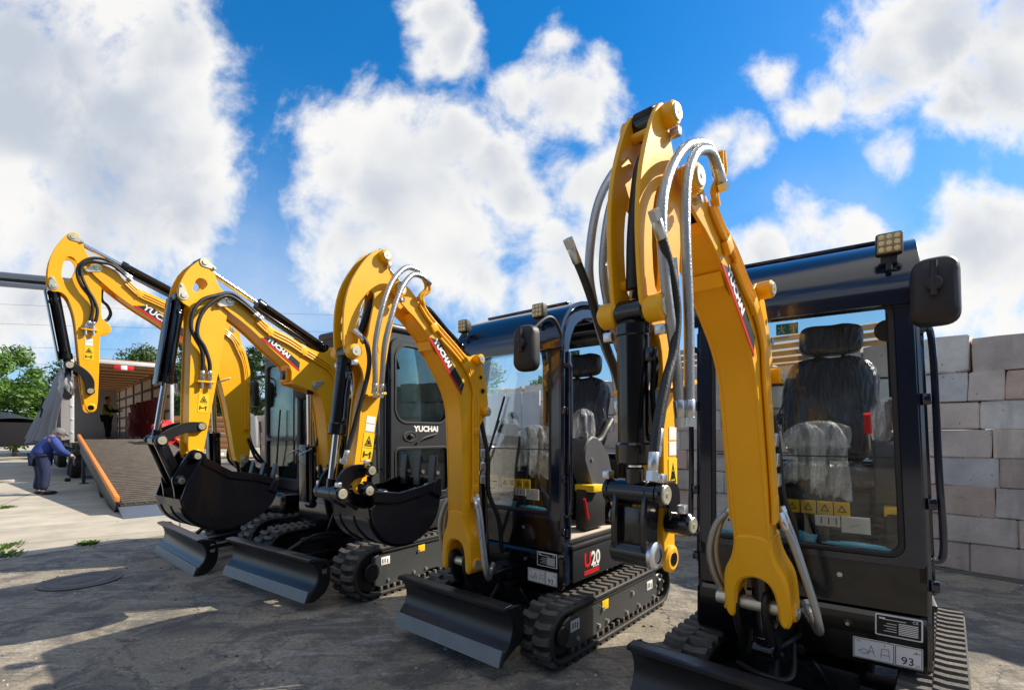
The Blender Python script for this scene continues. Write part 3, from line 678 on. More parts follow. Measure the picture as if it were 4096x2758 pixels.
def compact_arm(root, loc, yaw, MB, MS, with_bucket, ks=1., own=None):
    K = lambda x: .683+(x-.683)*ks; kp = lambda p: (K(p[0]), p[1])
    parts = []
    def fin(o): parts.append(o); return o
    q2 = lambda M, p: tuple((M @ V((p[0], 0, p[1])))[i] for i in (0, 2))
    b3 = lambda s, y, z: MB @ V((s, y, z)); s3 = lambda s, y, z: MS @ V((K(s), y, z))
    tip, top, cyl, bot = (.683, 2.270), kp((.752, 2.445)), kp((.955, 1.885)), kp((.905, 1.165))
    foot, ace, knee = (.10, .60), (.035, 1.945), (-.035, 1.60)
    # boom
    kd = 0. if with_bucket else .045; CB = [(x+kd, z) if 6 < i < 18 else (x, z) for i, (x, z) in enumerate(C_BOOM)]; ace = (ace[0]+kd, ace[1]); knee = (knee[0]+kd, knee[1])
    g = G(); w = .148; poly = chaikin(CB)
    for s in (-1, 1): g.plate(poly, (), s*(w/2-.006), .012, bev=.0025)
    g.plate(shrink(chaikin(CB[5:26]+[(.40, 1.95)]), .004), (), 0, w-.022, bev=.001)
    g.plate(shrink(chaikin([(.52, 2.20), (.344, 2.095), (.2, 1.98), (.22, 1.75), (.325, 1.89), (.437, 2.046), (.53, 2.12)]), .002), (), 0, w-.022, bev=.001)
    yk = chaikin([(-.074, .95), (.074, .95), (.078, .885), (.095, .825), (.128, .765), (.136, .68), (.136, .545), (.086, .54), (.082, .66), (.062, .725), (.025, .75), (-.025, .75), (-.062, .725), (-.082, .66), (-.086, .54), (-.136, .545), (-.136, .68), (-.128, .765), (-.095, .825), (-.078, .885)], 2)
    g.plate(yk, (), 0, .145, m=frame((.088, 0, 0), (0, 1, 0), (0, 0, 1)), bev=.012)
    for s in (-1, 1):
        boss(g, tip, s*.074, s*.118, .042); g.cyl((tip[0]-.02, s*.105, tip[1]-.07), (tip[0]-.02, s*.11, tip[1]-.045), .012, n=6, mi=3)
        g.box((tip[0]-.012, s*.102, tip[1]-.062), (.02, .03, .02), bev=.003, mi=3)
        boss(g, ace, s*.07, s*.125, .034); boss(g, knee, s*.07, s*.12, .032)
        boss(g, foot, s*.13, s*.145, .040, mi=0, pmi=3)
        g.cyl((.0, s*.081, 1.83), (.0, s*.084, 1.83), .012, n=12, mi=2); g.cyl((-.02, s*.081, 1.74), (-.02, s*.084, 1.74), .016, n=12, mi=2)
    g.cyl((.135, -.145, .575), (.135, -.14, .575), .01, n=6)
    boom = fin(g.xf(MB).build('boom', [YEL, PIN, BLK, STL], root, 30))
    g = G()
    line = [(.515, 2.235), (.45, 2.165), (.344, 2.088), (.2, 1.985), (.11, 1.90), (.055, 1.78), (.035, 1.62), (.035, 1.4), (.036, 1.15), (.045, 1.0)]; line = [(x+kd*(z < 2.0), z) for x, z in line]
    for s in (-1, 1):
        for k in range(3):
            ln = [(x+.022*k*(1 if z < 1.7 else .45), z-.024*k*(0 if z < 1.7 else 1)) for x, z in line[(2 if k == 2 else 0):]]
            g.tube([(x, s*.086, z) for x, z in ln], .0095, n=8)
        for x, z in ((.40, 2.11), (.13+kd, 1.90), (.04+kd, 1.48), (.045+kd, 1.1)): g.box((x+.012, s*.086, z-.012), (.05, .022, .05), (0, .6 if z > 1.8 else 0, 0), bev=.004)
        for k in range(2): g.tube([(.515-.02*k, s*.093, 2.235-.02*k), (.535-.02*k, s*.10, 2.262), (.50-.03*k, s*.112, 2.31), (.525-.02*k, s*.125, 2.365)], .010, n=8)
    g.xf(MB).build('boom_pipes', [YEL], boom, 40)
    d = decal(boom, (.452, 2.040), (.176+kd*.5, 1.705), .064, .074, .048); d.data.transform(MB)
    # arm
    g = G(); sw = .102; sp = chaikin([kp(p) for p in C_STICK])
    for s in (-1, 1): g.plate(sp, [chaikin([kp(p) for p in C_HOLE])], s*(sw/2-.007), .014, bev=.0025)
    g.plate(shrink(chaikin([kp(p) for p in C_CORE]), .006), (), 0, sw-.026, bev=.001)
    g.cyl((K(.93), -.048, 1.965), (K(.93), .048, 1.965), .016, n=14); g.cyl((K(.80), -.048, 2.405), (K(.80), .048, 2.405), .014, n=14)
    for s in (-1, 1):
        boss(g, top, s*.045, s*.084, .034); boss(g, cyl, s*.045, s*.10, .038)
        g.box((top[0]-.02, s*.068, top[1]-.045), (.024, .03, .024), bev=.004, mi=3); g.box((cyl[0]-.0, s*.082, cyl[1]-.06), (.028, .03, .028), bev=.004, mi=3)
        g.lathe((bot[0], s*.045, bot[1]), (0, s, 0), [(.018, 0), (.04, 0), (.04, .012), (.03, .018), (.018, .018)], 20, mi=0)
        g.cyl((bot[0], s*.047, bot[1]), (bot[0], s*.0645, bot[1]), .02, n=16, mi=2)
        g.box((K(.83), s*.072, 1.665), (.12, .07, .014), (0, .15, 0), bev=.003)
        g.plate(roundpoly([kp(p) for p in ((.775, 1.98), (.80, 1.98), (.785, 1.90), (.76, 1.90))], .01), (), s*.0517, .002, bev=.0004, mi=0)
    arm = fin(g.xf(MS).build('arm', [YEL, PIN, BLK, STL], root, 30))
    h0 = V((K(.865), 1.30)); up = V((-.13*ks, 1)).normalized()
    n0 = len(arm.children)
    warn(arm, tuple(h0), tuple(up), .068*(.8 if ks < 1 else 1), .155, sw/2)
    for o in arm.children: o.data.transform(MS)
    # hydraulic hose bundle in the open head of the arm
    g = G(); g.tube([s3(.75, .01, 2.36), s3(.86, .012, 2.30), s3(.93, .01, 2.12), s3(.945, .0, 1.95)], .021, n=12); g.tube([s3(.74, -.02, 2.28), s3(.80, -.02, 2.15), s3(.86, -.018, 2.0), s3(.90, -.012, 1.86)], .018, n=12); g.box(s3(.765, 0, 2.46), (.06, .068, .05), (0, .6, 0), bev=.008)
    g.build('arm_hose_bundle', HOSE, arm, 45)
    # cylinders
    a = ram('arm_cylinder', q2(MB, ace), q2(MS, top), .62, .036, .018, root, guard=.05); fin(a)
    if with_bucket: cross, hub = q2(MS, (1.045, 1.145)), None
    else:
        bt = V(q2(MS, bot)); cross = tuple(bt+V((.11, .20))); hub = tuple(bt+V((.115, .03)))
    c = ram('bucket_cylinder', q2(MS, cyl), cross, .82 if not with_bucket else .58, .047 if not with_bucket else .042, .021, root, guard=0, eye=.036); fin(c)
    fin(ram('boom_cylinder', q2(I4, (MB @ V((-.13, 0, .50))).xz if False else (-.10, .48+(loc[2]))), q2(MB, knee), .6, .042, .022, root))
    # rocker plates and link
    g = G(); rp = q2(MS, (.885, 1.255)) if with_bucket else tuple(V(q2(MS, bot))+V((.02, .11)))
    cr, rv = V(cross), V(rp); d = (rv-cr); n = V((-d.y, d.x)).normalized(); n = n if n.y > 0 else -n
    cv = [tuple(cr-n*.045), tuple(cr-d*.22), tuple(cr+n*.05), tuple(cr+d*.5+n*.10), tuple(rv+n*.045), tuple(rv+d*.2), tuple(rv-n*.04), tuple(cr+d*.5+n*.015)]
    rw = .082 if with_bucket else .072
    for s in (-1, 1):
        g.plate(chaikin(cv, 2), (), s*rw, .016, bev=.005); boss(g, cross, s*rw, s*(rw+.036 if with_bucket else .092), .036); boss(g, rp, s*(rw-.02), s*(rw+.055), .032)
        g.box((cross[0]+.01, s*(rw+.012), cross[1]+.045), (.03, .025, .025), bev=.005, mi=2); g.box((rp[0]+.02, s*(rw+.035), rp[1]+.045), (.03, .025, .025), bev=.005, mi=2)
    g.cyl((cross[0], -rw, cross[1]), (cross[0], rw, cross[1]), .034, n=22)
    fin(g.build('rocker_link', [BLK, PIN, STL], root, 35))
    if with_bucket:
        hinge = [q2(MS, (.905, 1.150)), q2(MS, (.81, 1.118))]
        lk = V(hinge[1])*.0+V(q2(MS, (.895, 1.058)))
        g = G()
        for s in (-1, 1): g.bar((cross[0], s*.06, cross[1]), (lk.x, s*.06, lk.y), .065, .02, up=(0, 1, 0), bev=.006)
        fin(g.build('bucket_link', BLK, root))
        P = lambda L: [q2(MS, p) for p in L]
        fin(bucket(root, q2(MS, (.455, 1.19)), P([(.452, 1.06), (.49, .95), (.58, .87), (.70, .845), (.82, .875), (.90, .96), (.925, 1.06)]), hinge, .36, (-.38, -.0, .38)))
        fin(None) if False else None
    else:
        g = G(); e = V(hub); u = (cr-e); 
        for s in (-1, 1): g.plate(chaikin([tuple(cr+V((.04, .0))), tuple(cr+V((0, .04))), tuple(cr-V((.045, .0))), tuple(e+V((-.03, .06))), tuple(e-V((.042, 0))), tuple(e-V((0, .042))), tuple(e+V((.042, 0)))], 2), (), s*.046, .02, bev=.005)
        g.box((cr.x*.45+e.x*.55+.012, 0, cr.y*.45+e.y*.55), (.014, .085, u.length*.62), (0, math.atan2(u.x, u.y), 0), bev=.003)
        g.cyl((e.x, -.062, e.y), (e.x, .058, e.y), .036, n=24, bev=.004)
        g.lathe((e.x, .056, e.y), (0, 1, 0), [(.02, 0), (.037, 0), (.039, .012), (.03, .018), (.02, .018)], 24, mi=2); g.cyl((e.x, .058, e.y), (e.x, .071, e.y), .021, n=18, mi=2)
        fin(g.build('bucket_link', [BLK, PIN, STL], root, 35))
    # silver sleeved hoses: over the elbow and round the foot, both sides
    L = []
    for s in (1, -1):
        ex = 1 if s > 0 else 1.25
        L += [[b3(.525, s*.125, 2.365), b3(.575, s*.135, 2.392), b3(.665, s*.14*ex, 2.385), s3(.76, s*.142*ex, 2.285), s3(.825, s*.145*ex, 2.13), s3(.86, s*.13*ex, 1.93), s3(.85, s*.115, 1.76), s3(.845, s*.10, 1.68)],
              [b3(.505, s*.128, 2.35), b3(.555, s*.145, 2.362), b3(.64, s*.16*ex, 2.345), s3(.72, s*.165*ex, 2.245), s3(.78, s*.165*ex, 2.09), s3(.815, s*.15*ex, 1.93), s3(.81, s*.12, 1.76), s3(.805, s*.10, 1.68)]]
    if own: L = own['silver']
    before = set(root.children); hoses('silver_hose', root, L, .0145)
    L = [[b3(.05, .10, 1.02), b3(.055, .13, .93), b3(.075, .18, .75), b3(.085, .215, .60), b3(.05, .20, .53), b3(-.04, .15, .56)],
         [b3(.075, .10, 1.0), b3(.085, .14, .90), b3(.105, .195, .72), b3(.11, .225, .58), b3(.06, .21, .51), b3(-.03, .15, .53)],
         [b3(.06, -.09, 1.05), b3(.075, -.15, .97), b3(.09, -.185, .83), b3(.08, -.17, .68), b3(.03, -.14, .60)],
         [b3(.085, -.09, 1.04), b3(.10, -.17, .95), b3(.115, -.205, .81), b3(.10, -.18, .66), b3(.04, -.14, .58)]]
    hoses('silver_hose', root, L, .0145)
    if with_bucket: L = [[s3(.93, .08, 1.98), s3(.90, .11, 1.93), s3(.88, .10, 1.8), s3(.93, .07, 1.55), s3(.99, .05, 1.32)]]
    else: L = own['black']
    hoses('black_hose', root, L, .0125, HOSE)
    g = G(); g.tube([b3(-.05, .03, 1.55), b3(-.10, .05, 1.3), b3(-.10, .06, 1.05), b3(-.18, .08, .85), b3(-.25, .05, .6)], .016); g.tube([b3(-.03, -.03, 1.5), b3(-.07, -.05, 1.2), b3(-.08, -.06, .95), b3(-.2, -.06, .7)], .014)
    for k in range(3): g.box(b3(-.03, .05+.0*k, 1.32-.09*k), (.05, .05, .06), bev=.008, mi=1)
    g.build('valve_hoses', [HOSE, STL], root, 45)
    new = [o for o in root.children if o not in before]
    for o in parts+new: o.matrix_local = Mx.Translation(loc) @ Mx.Rotation(yaw, 4, 'Z')

A_ = dict(
 boom=[(1.493, 3.127), (1.464, 3.166), (1.419, 3.174), (1.354, 3.162), (1.271, 3.13), (1.225, 3.06), (1.16, 3.01), (.95, 2.94), (.70, 2.86), (.40, 2.80), (.27, 2.80), (.19, 2.80), (.115, 2.77), (.089, 2.70), (.096, 2.625), (.069, 2.528), (.021, 2.417), (-.006, 2.303), (-.024, 2.202), (-.02, 2.0), (-.021, 1.761), (-.027, 1.555), (-.02, 1.203), (.001, 1.137), (.035, 1.102), (.096, 1.105), (.143, 1.121), (.182, 1.395), (.215, 1.609), (.254, 1.836), (.299, 2.031), (.337, 2.169), (.42, 2.31), (.60, 2.43), (.88, 2.634), (1.138, 2.787), (1.297, 2.901), (1.379, 2.974), (1.449, 3.035), (1.488, 3.09)],
 stick=[(1.648, 3.414), (1.606, 3.44), (1.568, 3.422), (1.549, 3.371), (1.525, 3.289), (1.49, 3.222), (1.456, 3.179), (1.416, 3.138), (1.391, 3.053), (1.394, 2.936), (1.396, 2.793), (1.396, 2.63), (1.356, 2.592), (1.32, 2.558), (1.313, 2.514), (1.33, 2.478), (1.40, 2.465), (1.406, 2.40), (1.418, 1.909), (1.426, 1.721), (1.446, 1.679), (1.476, 1.661), (1.505, 1.667), (1.523, 1.698), (1.549, 1.938), (1.573, 2.252), (1.592, 2.502), (1.606, 2.613), (1.625, 2.697), (1.657, 2.79), (1.704, 2.828), (1.767, 2.817), (1.783, 2.85), (1.798, 2.932), (1.79, 3.081), (1.758, 3.212), (1.704, 3.326)],
 hole=[(1.643, 3.187), (1.665, 3.169), (1.685, 3.108), (1.699, 2.98), (1.678, 2.939), (1.639, 2.954), (1.606, 3.021), (1.577, 3.116), (1.592, 3.163), (1.615, 3.188)],
 core=[(1.43, 3.12), (1.396, 3.03), (1.397, 2.793), (1.398, 2.63), (1.406, 2.40), (1.42, 1.80), (1.53, 1.80), (1.549, 1.938), (1.573, 2.252), (1.592, 2.502), (1.606, 2.613), (1.625, 2.697), (1.65, 2.78), (1.64, 2.93), (1.58, 3.03), (1.54, 3.14)],
 tip=(1.434, 3.122), top=(1.612, 3.385), cyl=(1.751, 2.875), bot=(1.478, 1.712), rend=(1.641, 2.121), rock=(1.485, 1.877), foot=(.05, 1.15), knee=(.165, 2.71), ace=(.62, 2.98),
 bcl=((.32, .85), (.36, 2.10)), label=((1.493, 2.19), .072, .135), dec=((1.135, 2.80), (.52, 2.405), .10, .085),
 hose=[[(1.18, .125, 3.10), (1.311, .125, 3.194), (1.382, .125, 3.215), (1.461, .125, 3.207), (1.529, .125, 3.164), (1.577, .125, 3.088), (1.582, .125, 2.999), (1.549, .12, 2.906), (1.491, .115, 2.817), (1.466, .11, 2.72), (1.476, .105, 2.616), (1.505, .10, 2.535)],
       [(1.18, .13, 3.07), (1.311, .14, 3.168), (1.402, .145, 3.171), (1.5, .145, 3.158), (1.553, .14, 3.094), (1.553, .135, 3.006), (1.51, .13, 2.89), (1.461, .12, 2.798), (1.432, .115, 2.701), (1.442, .11, 2.597), (1.471, .10, 2.534)],
       [(1.36, -.12, 3.0), (1.362, -.13, 2.862), (1.315, -.13, 2.804), (1.289, -.13, 2.728), (1.315, -.125, 2.656), (1.36, -.10, 2.62)]], fit=(1.49, 2.49))
B_ = dict(
 boom=[(1.038, 2.544), (1.012, 2.577), (.961, 2.579), (.89, 2.567), (.8, 2.521), (.724, 2.461), (.608, 2.385), (.444, 2.333), (.269, 2.257), (.107, 2.216), (.02, 2.273), (-.02, 2.31), (-.065, 2.261), (-.116, 2.157), (-.154, 2.027), (-.141, 1.847), (-.128, 1.624), (-.116, 1.401), (-.09, 1.159), (-.015, 1.075), (.035, 1.099), (.05, 1.294), (.069, 1.511), (.095, 1.703), (.135, 1.82), (.19, 1.85), (.246, 1.864), (.358, 1.897), (.422, 1.902), (.422, 2.053), (.506, 2.114), (.608, 2.19), (.762, 2.32), (.872, 2.395), (.943, 2.436), (1.004, 2.479)],
 stick=[(1.161, 2.827), (1.13, 2.85), (1.095, 2.835), (1.063, 2.757), (1.037, 2.655), (.995, 2.611), (.945, 2.56), (.94, 2.50), (.969, 2.416), (.986, 2.249), (1.029, 1.971), (1.088, 1.625), (1.137, 1.341), (1.15, 1.27), (1.192, 1.235), (1.235, 1.262), (1.255, 1.317), (1.25, 1.499), (1.247, 1.758), (1.239, 2.0), (1.232, 2.227), (1.225, 2.36), (1.239, 2.43), (1.293, 2.454), (1.331, 2.506), (1.308, 2.606), (1.255, 2.723)],
 hole=[(1.185, 2.672), (1.216, 2.603), (1.22, 2.562), (1.177, 2.563), (1.128, 2.606), (1.112, 2.646), (1.137, 2.675)],
 core=[(.955, 2.55), (.969, 2.416), (.986, 2.249), (1.029, 1.971), (1.088, 1.625), (1.137, 1.341), (1.24, 1.341), (1.25, 1.499), (1.247, 1.758), (1.239, 2.0), (1.232, 2.227), (1.22, 2.36), (1.20, 2.5), (1.10, 2.58), (1.0, 2.59)],
 tip=(.961, 2.534), top=(1.136, 2.805), cyl=(1.285, 2.512), bot=(1.196, 1.285), rend=(1.439, 1.401), rock=(1.169, 1.508), foot=(-.015, 1.115), knee=(.185, 1.905), ace=(-.02, 2.265),
 bcl=((.17, .78), (.185, 1.905)), label=((1.149, 1.62), .075, .145), dec=((.70, 2.277), (.35, 2.03), .068, .058),
 hose=[[(.72, .12, 2.455), (.846, .12, 2.546), (.952, .12, 2.596), (1.071, .125, 2.551), (1.169, .125, 2.494), (1.231, .125, 2.394), (1.247, .12, 2.271), (1.213, .115, 2.19), (1.169, .11, 2.11), (1.156, .105, 2.007), (1.161, .10, 1.901)],
       [(.74, .13, 2.44), (.864, .135, 2.524), (.987, .14, 2.566), (1.104, .14, 2.49), (1.185, .135, 2.369), (1.208, .13, 2.226), (1.153, .12, 2.13), (1.112, .11, 2.012), (1.107, .10, 1.906)],
       [(.82, -.10, 2.56), (.95, -.12, 2.61), (1.10, -.12, 2.52), (1.26, -.12, 2.35), (1.30, -.10, 2.1), (1.28, -.06, 1.8)]], fit=(1.134, 1.86))
def cab_arm(root, loc, S, with_bucket, bag_on_link):
    parts = []
    def fin(o): parts.append(o); return o
    g = G(); w = .20; poly = chaikin(S['boom'])
    for s in (-1, 1): g.plate(poly, (), s*(w/2-.007), .014, bev=.0025)
    n = len(S['boom']); g.plate(shrink(poly, .012), (), 0, w-.026, bev=.001) if with_bucket else g.plate(shrink(chaikin(S['boom'][4:-3]), .012), (), 0, w-.026, bev=.001)
    for s in (-1, 1):
        flagpin(g, S['tip'], s*(w/2+.003), -30 if s > 0 else -30, .042); flagpin(g, S['knee'], s*(w/2+.003), 150, .04); flagpin(g, S['foot'], s*(w/2+.003), -75, .045); flagpin(g, S['ace'], s*.095, -60, .034)
        g.box((S['knee'][0]+.1, s*(w/2+.001), S['knee'][1]-.62), (.14, .02, .012), (0, .4, 0), bev=.003, mi=3)
    g.plate(roundpoly([(S['ace'][0]-.09, S['ace'][1]-.16), (S['ace'][0]+.10, S['ace'][1]-.14), (S['ace'][0]+.035, S['ace'][1]+.035), (S['ace'][0]-.035, S['ace'][1]+.03)], .03), (), .075, .02); g.plate(roundpoly([(S['ace'][0]-.09, S['ace'][1]-.16), (S['ace'][0]+.10, S['ace'][1]-.14), (S['ace'][0]+.035, S['ace'][1]+.035), (S['ace'][0]-.035, S['ace'][1]+.03)], .03), (), -.075, .02)
    if with_bucket: g.box((.405, 0, 1.985), (.075, .10, .115), bev=.006); g.box((.425, 0, 1.985), (.08, .06, .08), bev=.004, mi=2)
    boom = fin(g.build('boom', [YEL, PIN, BLK, STL], root, 30))
    g = G(); top = [p for p in S['hose'][0][:1]]
    bp = S['boom']
    if with_bucket: ln = [(.74, 2.45), (.62, 2.365), (.46, 2.31), (.30, 2.235), (.14, 2.165), (.02, 2.10), (-.07, 1.98), (-.09, 1.8), (-.085, 1.5), (-.07, 1.3)]
    else: ln = [(1.20, 3.06), (1.08, 2.955), (.95, 2.905), (.70, 2.82), (.40, 2.745), (.2, 2.64), (.09, 2.5), (.03, 2.3), (.005, 2.1), (.0, 1.8), (.0, 1.5)]
    for s in (-1, 1):
        for k in range(3): g.tube([(x+.02*k*(1 if i > 5 else .2), s*(w/2+.014), z-.026*k*(0 if i > 6 else 1)) for i, (x, z) in enumerate(ln)], .0105, n=8)
        for i in (1, 3, 6, 8): g.box((ln[i][0]+.01, s*(w/2+.012), ln[i][1]-.02), (.06, .024, .075), (0, .5 if i < 5 else 0, 0), bev=.004)
    g.build('boom_pipes', [YEL], boom, 40)
    decal(boom, *S['dec'][:3], w/2, S['dec'][3])
    g = G(); sw = .16; sp = chaikin(S['stick'])
    for s in (-1, 1): g.plate(sp, [chaikin(S['hole'])], s*(sw/2-.008), .016, bev=.003)
    g.plate(shrink(chaikin(S['core']), .01), (), 0, sw-.03, bev=.001)
    for s in (-1, 1):
        flagpin(g, S['top'], s*(sw/2+.003), 200 if s else 0, .036); flagpin(g, S['cyl'], s*(sw/2+.003), 80, .036)
        b = S['bot']; g.lathe((b[0], s*(sw/2-.004), b[1]), (0, s, 0), [(.026, 0), (.044, 0), (.044, .01), (.036, .014), (.026, .014)], 22, mi=0)
        g.cyl((b[0], s*(sw/2-.003), b[1]), (b[0], s*(sw/2+.008), b[1]), .026, n=18, mi=2)
        f = S['fit']; g.box((f[0], s*(sw/2+.02), f[1]), (.13, .035, .014), bev=.003)
        for k in (-.03, .03): g.cyl((f[0]+k, s*(sw/2+.022), f[1]-.055), (f[0]+k, s*(sw/2+.022), f[1]+.05), .013, n=10, mi=3)
    g.box((S['rock'][0], 0, S['rock'][1]), (.1, sw-.04, .08), bev=.01)
    arm = fin(g.build('arm', [YEL, PIN, BLK, STL], root, 30))
    lp, lw, lh = S['label']; d = V(S['fit'])-V(lp); warn(arm, lp, tuple(d), lw, lh, sw/2, not with_bucket)
    fin(ram('arm_cylinder', S['ace'], S['top'], .60, .045, .022, root, guard=.058))
    fin(ram('bucket_cylinder', S['cyl'], S['rend'], .60 if with_bucket else .90, .046, .024, root, guard=.062))
    fin(ram('boom_cylinder', S['bcl'][0], S['bcl'][1], .48, .055, .028, root, guard=.075))
    # rocker plates
    g = G(); cr, rv = V(S['rend']), V(S['rock']); d = rv-cr; n = V((-d.y, d.x)).normalized(); n = n if n.y > 0 else -n
    if not with_bucket: n = n if n.x < 0 else -n
    k = .035 if with_bucket else .06
    cv = [tuple(cr-n*.045), tuple(cr-d*.17), tuple(cr+n*.045), tuple(cr+d*.3+n*(.03+k)), tuple(cr+d*.7+n*(.035+k)), tuple(rv+n*.04), tuple(rv+d*.15), tuple(rv-n*.04), tuple(cr+d*.6-n*(.04-k)), tuple(cr+d*.3-n*(.045-k))]
    for s in (-1, 1):
        g.plate(chaikin(cv, 2), (), s*(sw/2+.022), .022, bev=.004); boss(g, S['rend'], s*.09, s*.125, .042); boss(g, S['rock'], s*.08, s*.118, .036)
    g.cyl((cr.x, -.1, cr.y), (cr.x, .1, cr.y), .034, n=20)
    fin(g.build('rocker_link', [SAT, PIN], root, 35))
    if with_bucket:
        hinge = [(1.21, 1.278), (1.318, 1.095)]
        g = G(); lk = V(hinge[1])
        for s in (-1, 1): g.bar((cr.x, s*.07, cr.y), (lk.x, s*.07, lk.y), .085, .03, up=(0, 1, 0), bev=.008)
        for s in (-1, 1): boss(g, hinge[1], s*.07, s*.12, .04)
        fin(g.build('bucket_link', [BLK, PIN], root))
        fin(bucket(root, (.63, 1.06), [(.645, .93), (.72, .82), (.86, .74), (1.04, .71), (1.20, .745), (1.315, .84), (1.36, .97)], hinge, .48, (-.40, 0., .40)))
    else:
        g = G(); e = cr+V((-.005, -.20)); g.blob((e.x+.01, 0, e.y+.03), (.06, .07, .15), .35, 3, sub=4, freq=3); fin(g.build('wrapped_link', FILM_W, root, 60))
        g = G()
        for s in (-1, 1): g.bar((cr.x, s*.05, cr.y), (cr.x+.012, s*.05, cr.y-.3), .05, .018, up=(0, 1, 0), bev=.005)
        g.cyl((cr.x+.012, -.07, cr.y-.3), (cr.x+.012, .07, cr.y-.3), .035, n=18); fin(g.build('bucket_link', SAT, root))
    before = set(root.children)
    hoses('black_hose', root, S['hose'], .015, HOSE)
    g = G(); x, z = S['foot']; g.tube([(x-.06, .06, z+.35), (x-.10, .08, z+.15), (x-.22, .1, z-.05), (x-.35, .08, z-.25)], .018); g.tube([(x-.04, .11, z+.25), (x-.13, .12, z+.0), (x-.3, .1, z-.1)], .016); g.tube([(x+.05, -.08, z+.3), (x+.1, -.14, z), (x-.1, -.12, z-.2)], .016)
    g.build('foot_hoses', HOSE, root)
    for o in parts+[o for o in root.children if o not in before]: o.matrix_local = Mx.Translation(loc)
FILM_W = film_mat('cloudy_plastic_wrap', .75, .2, (.7, .7, .68))

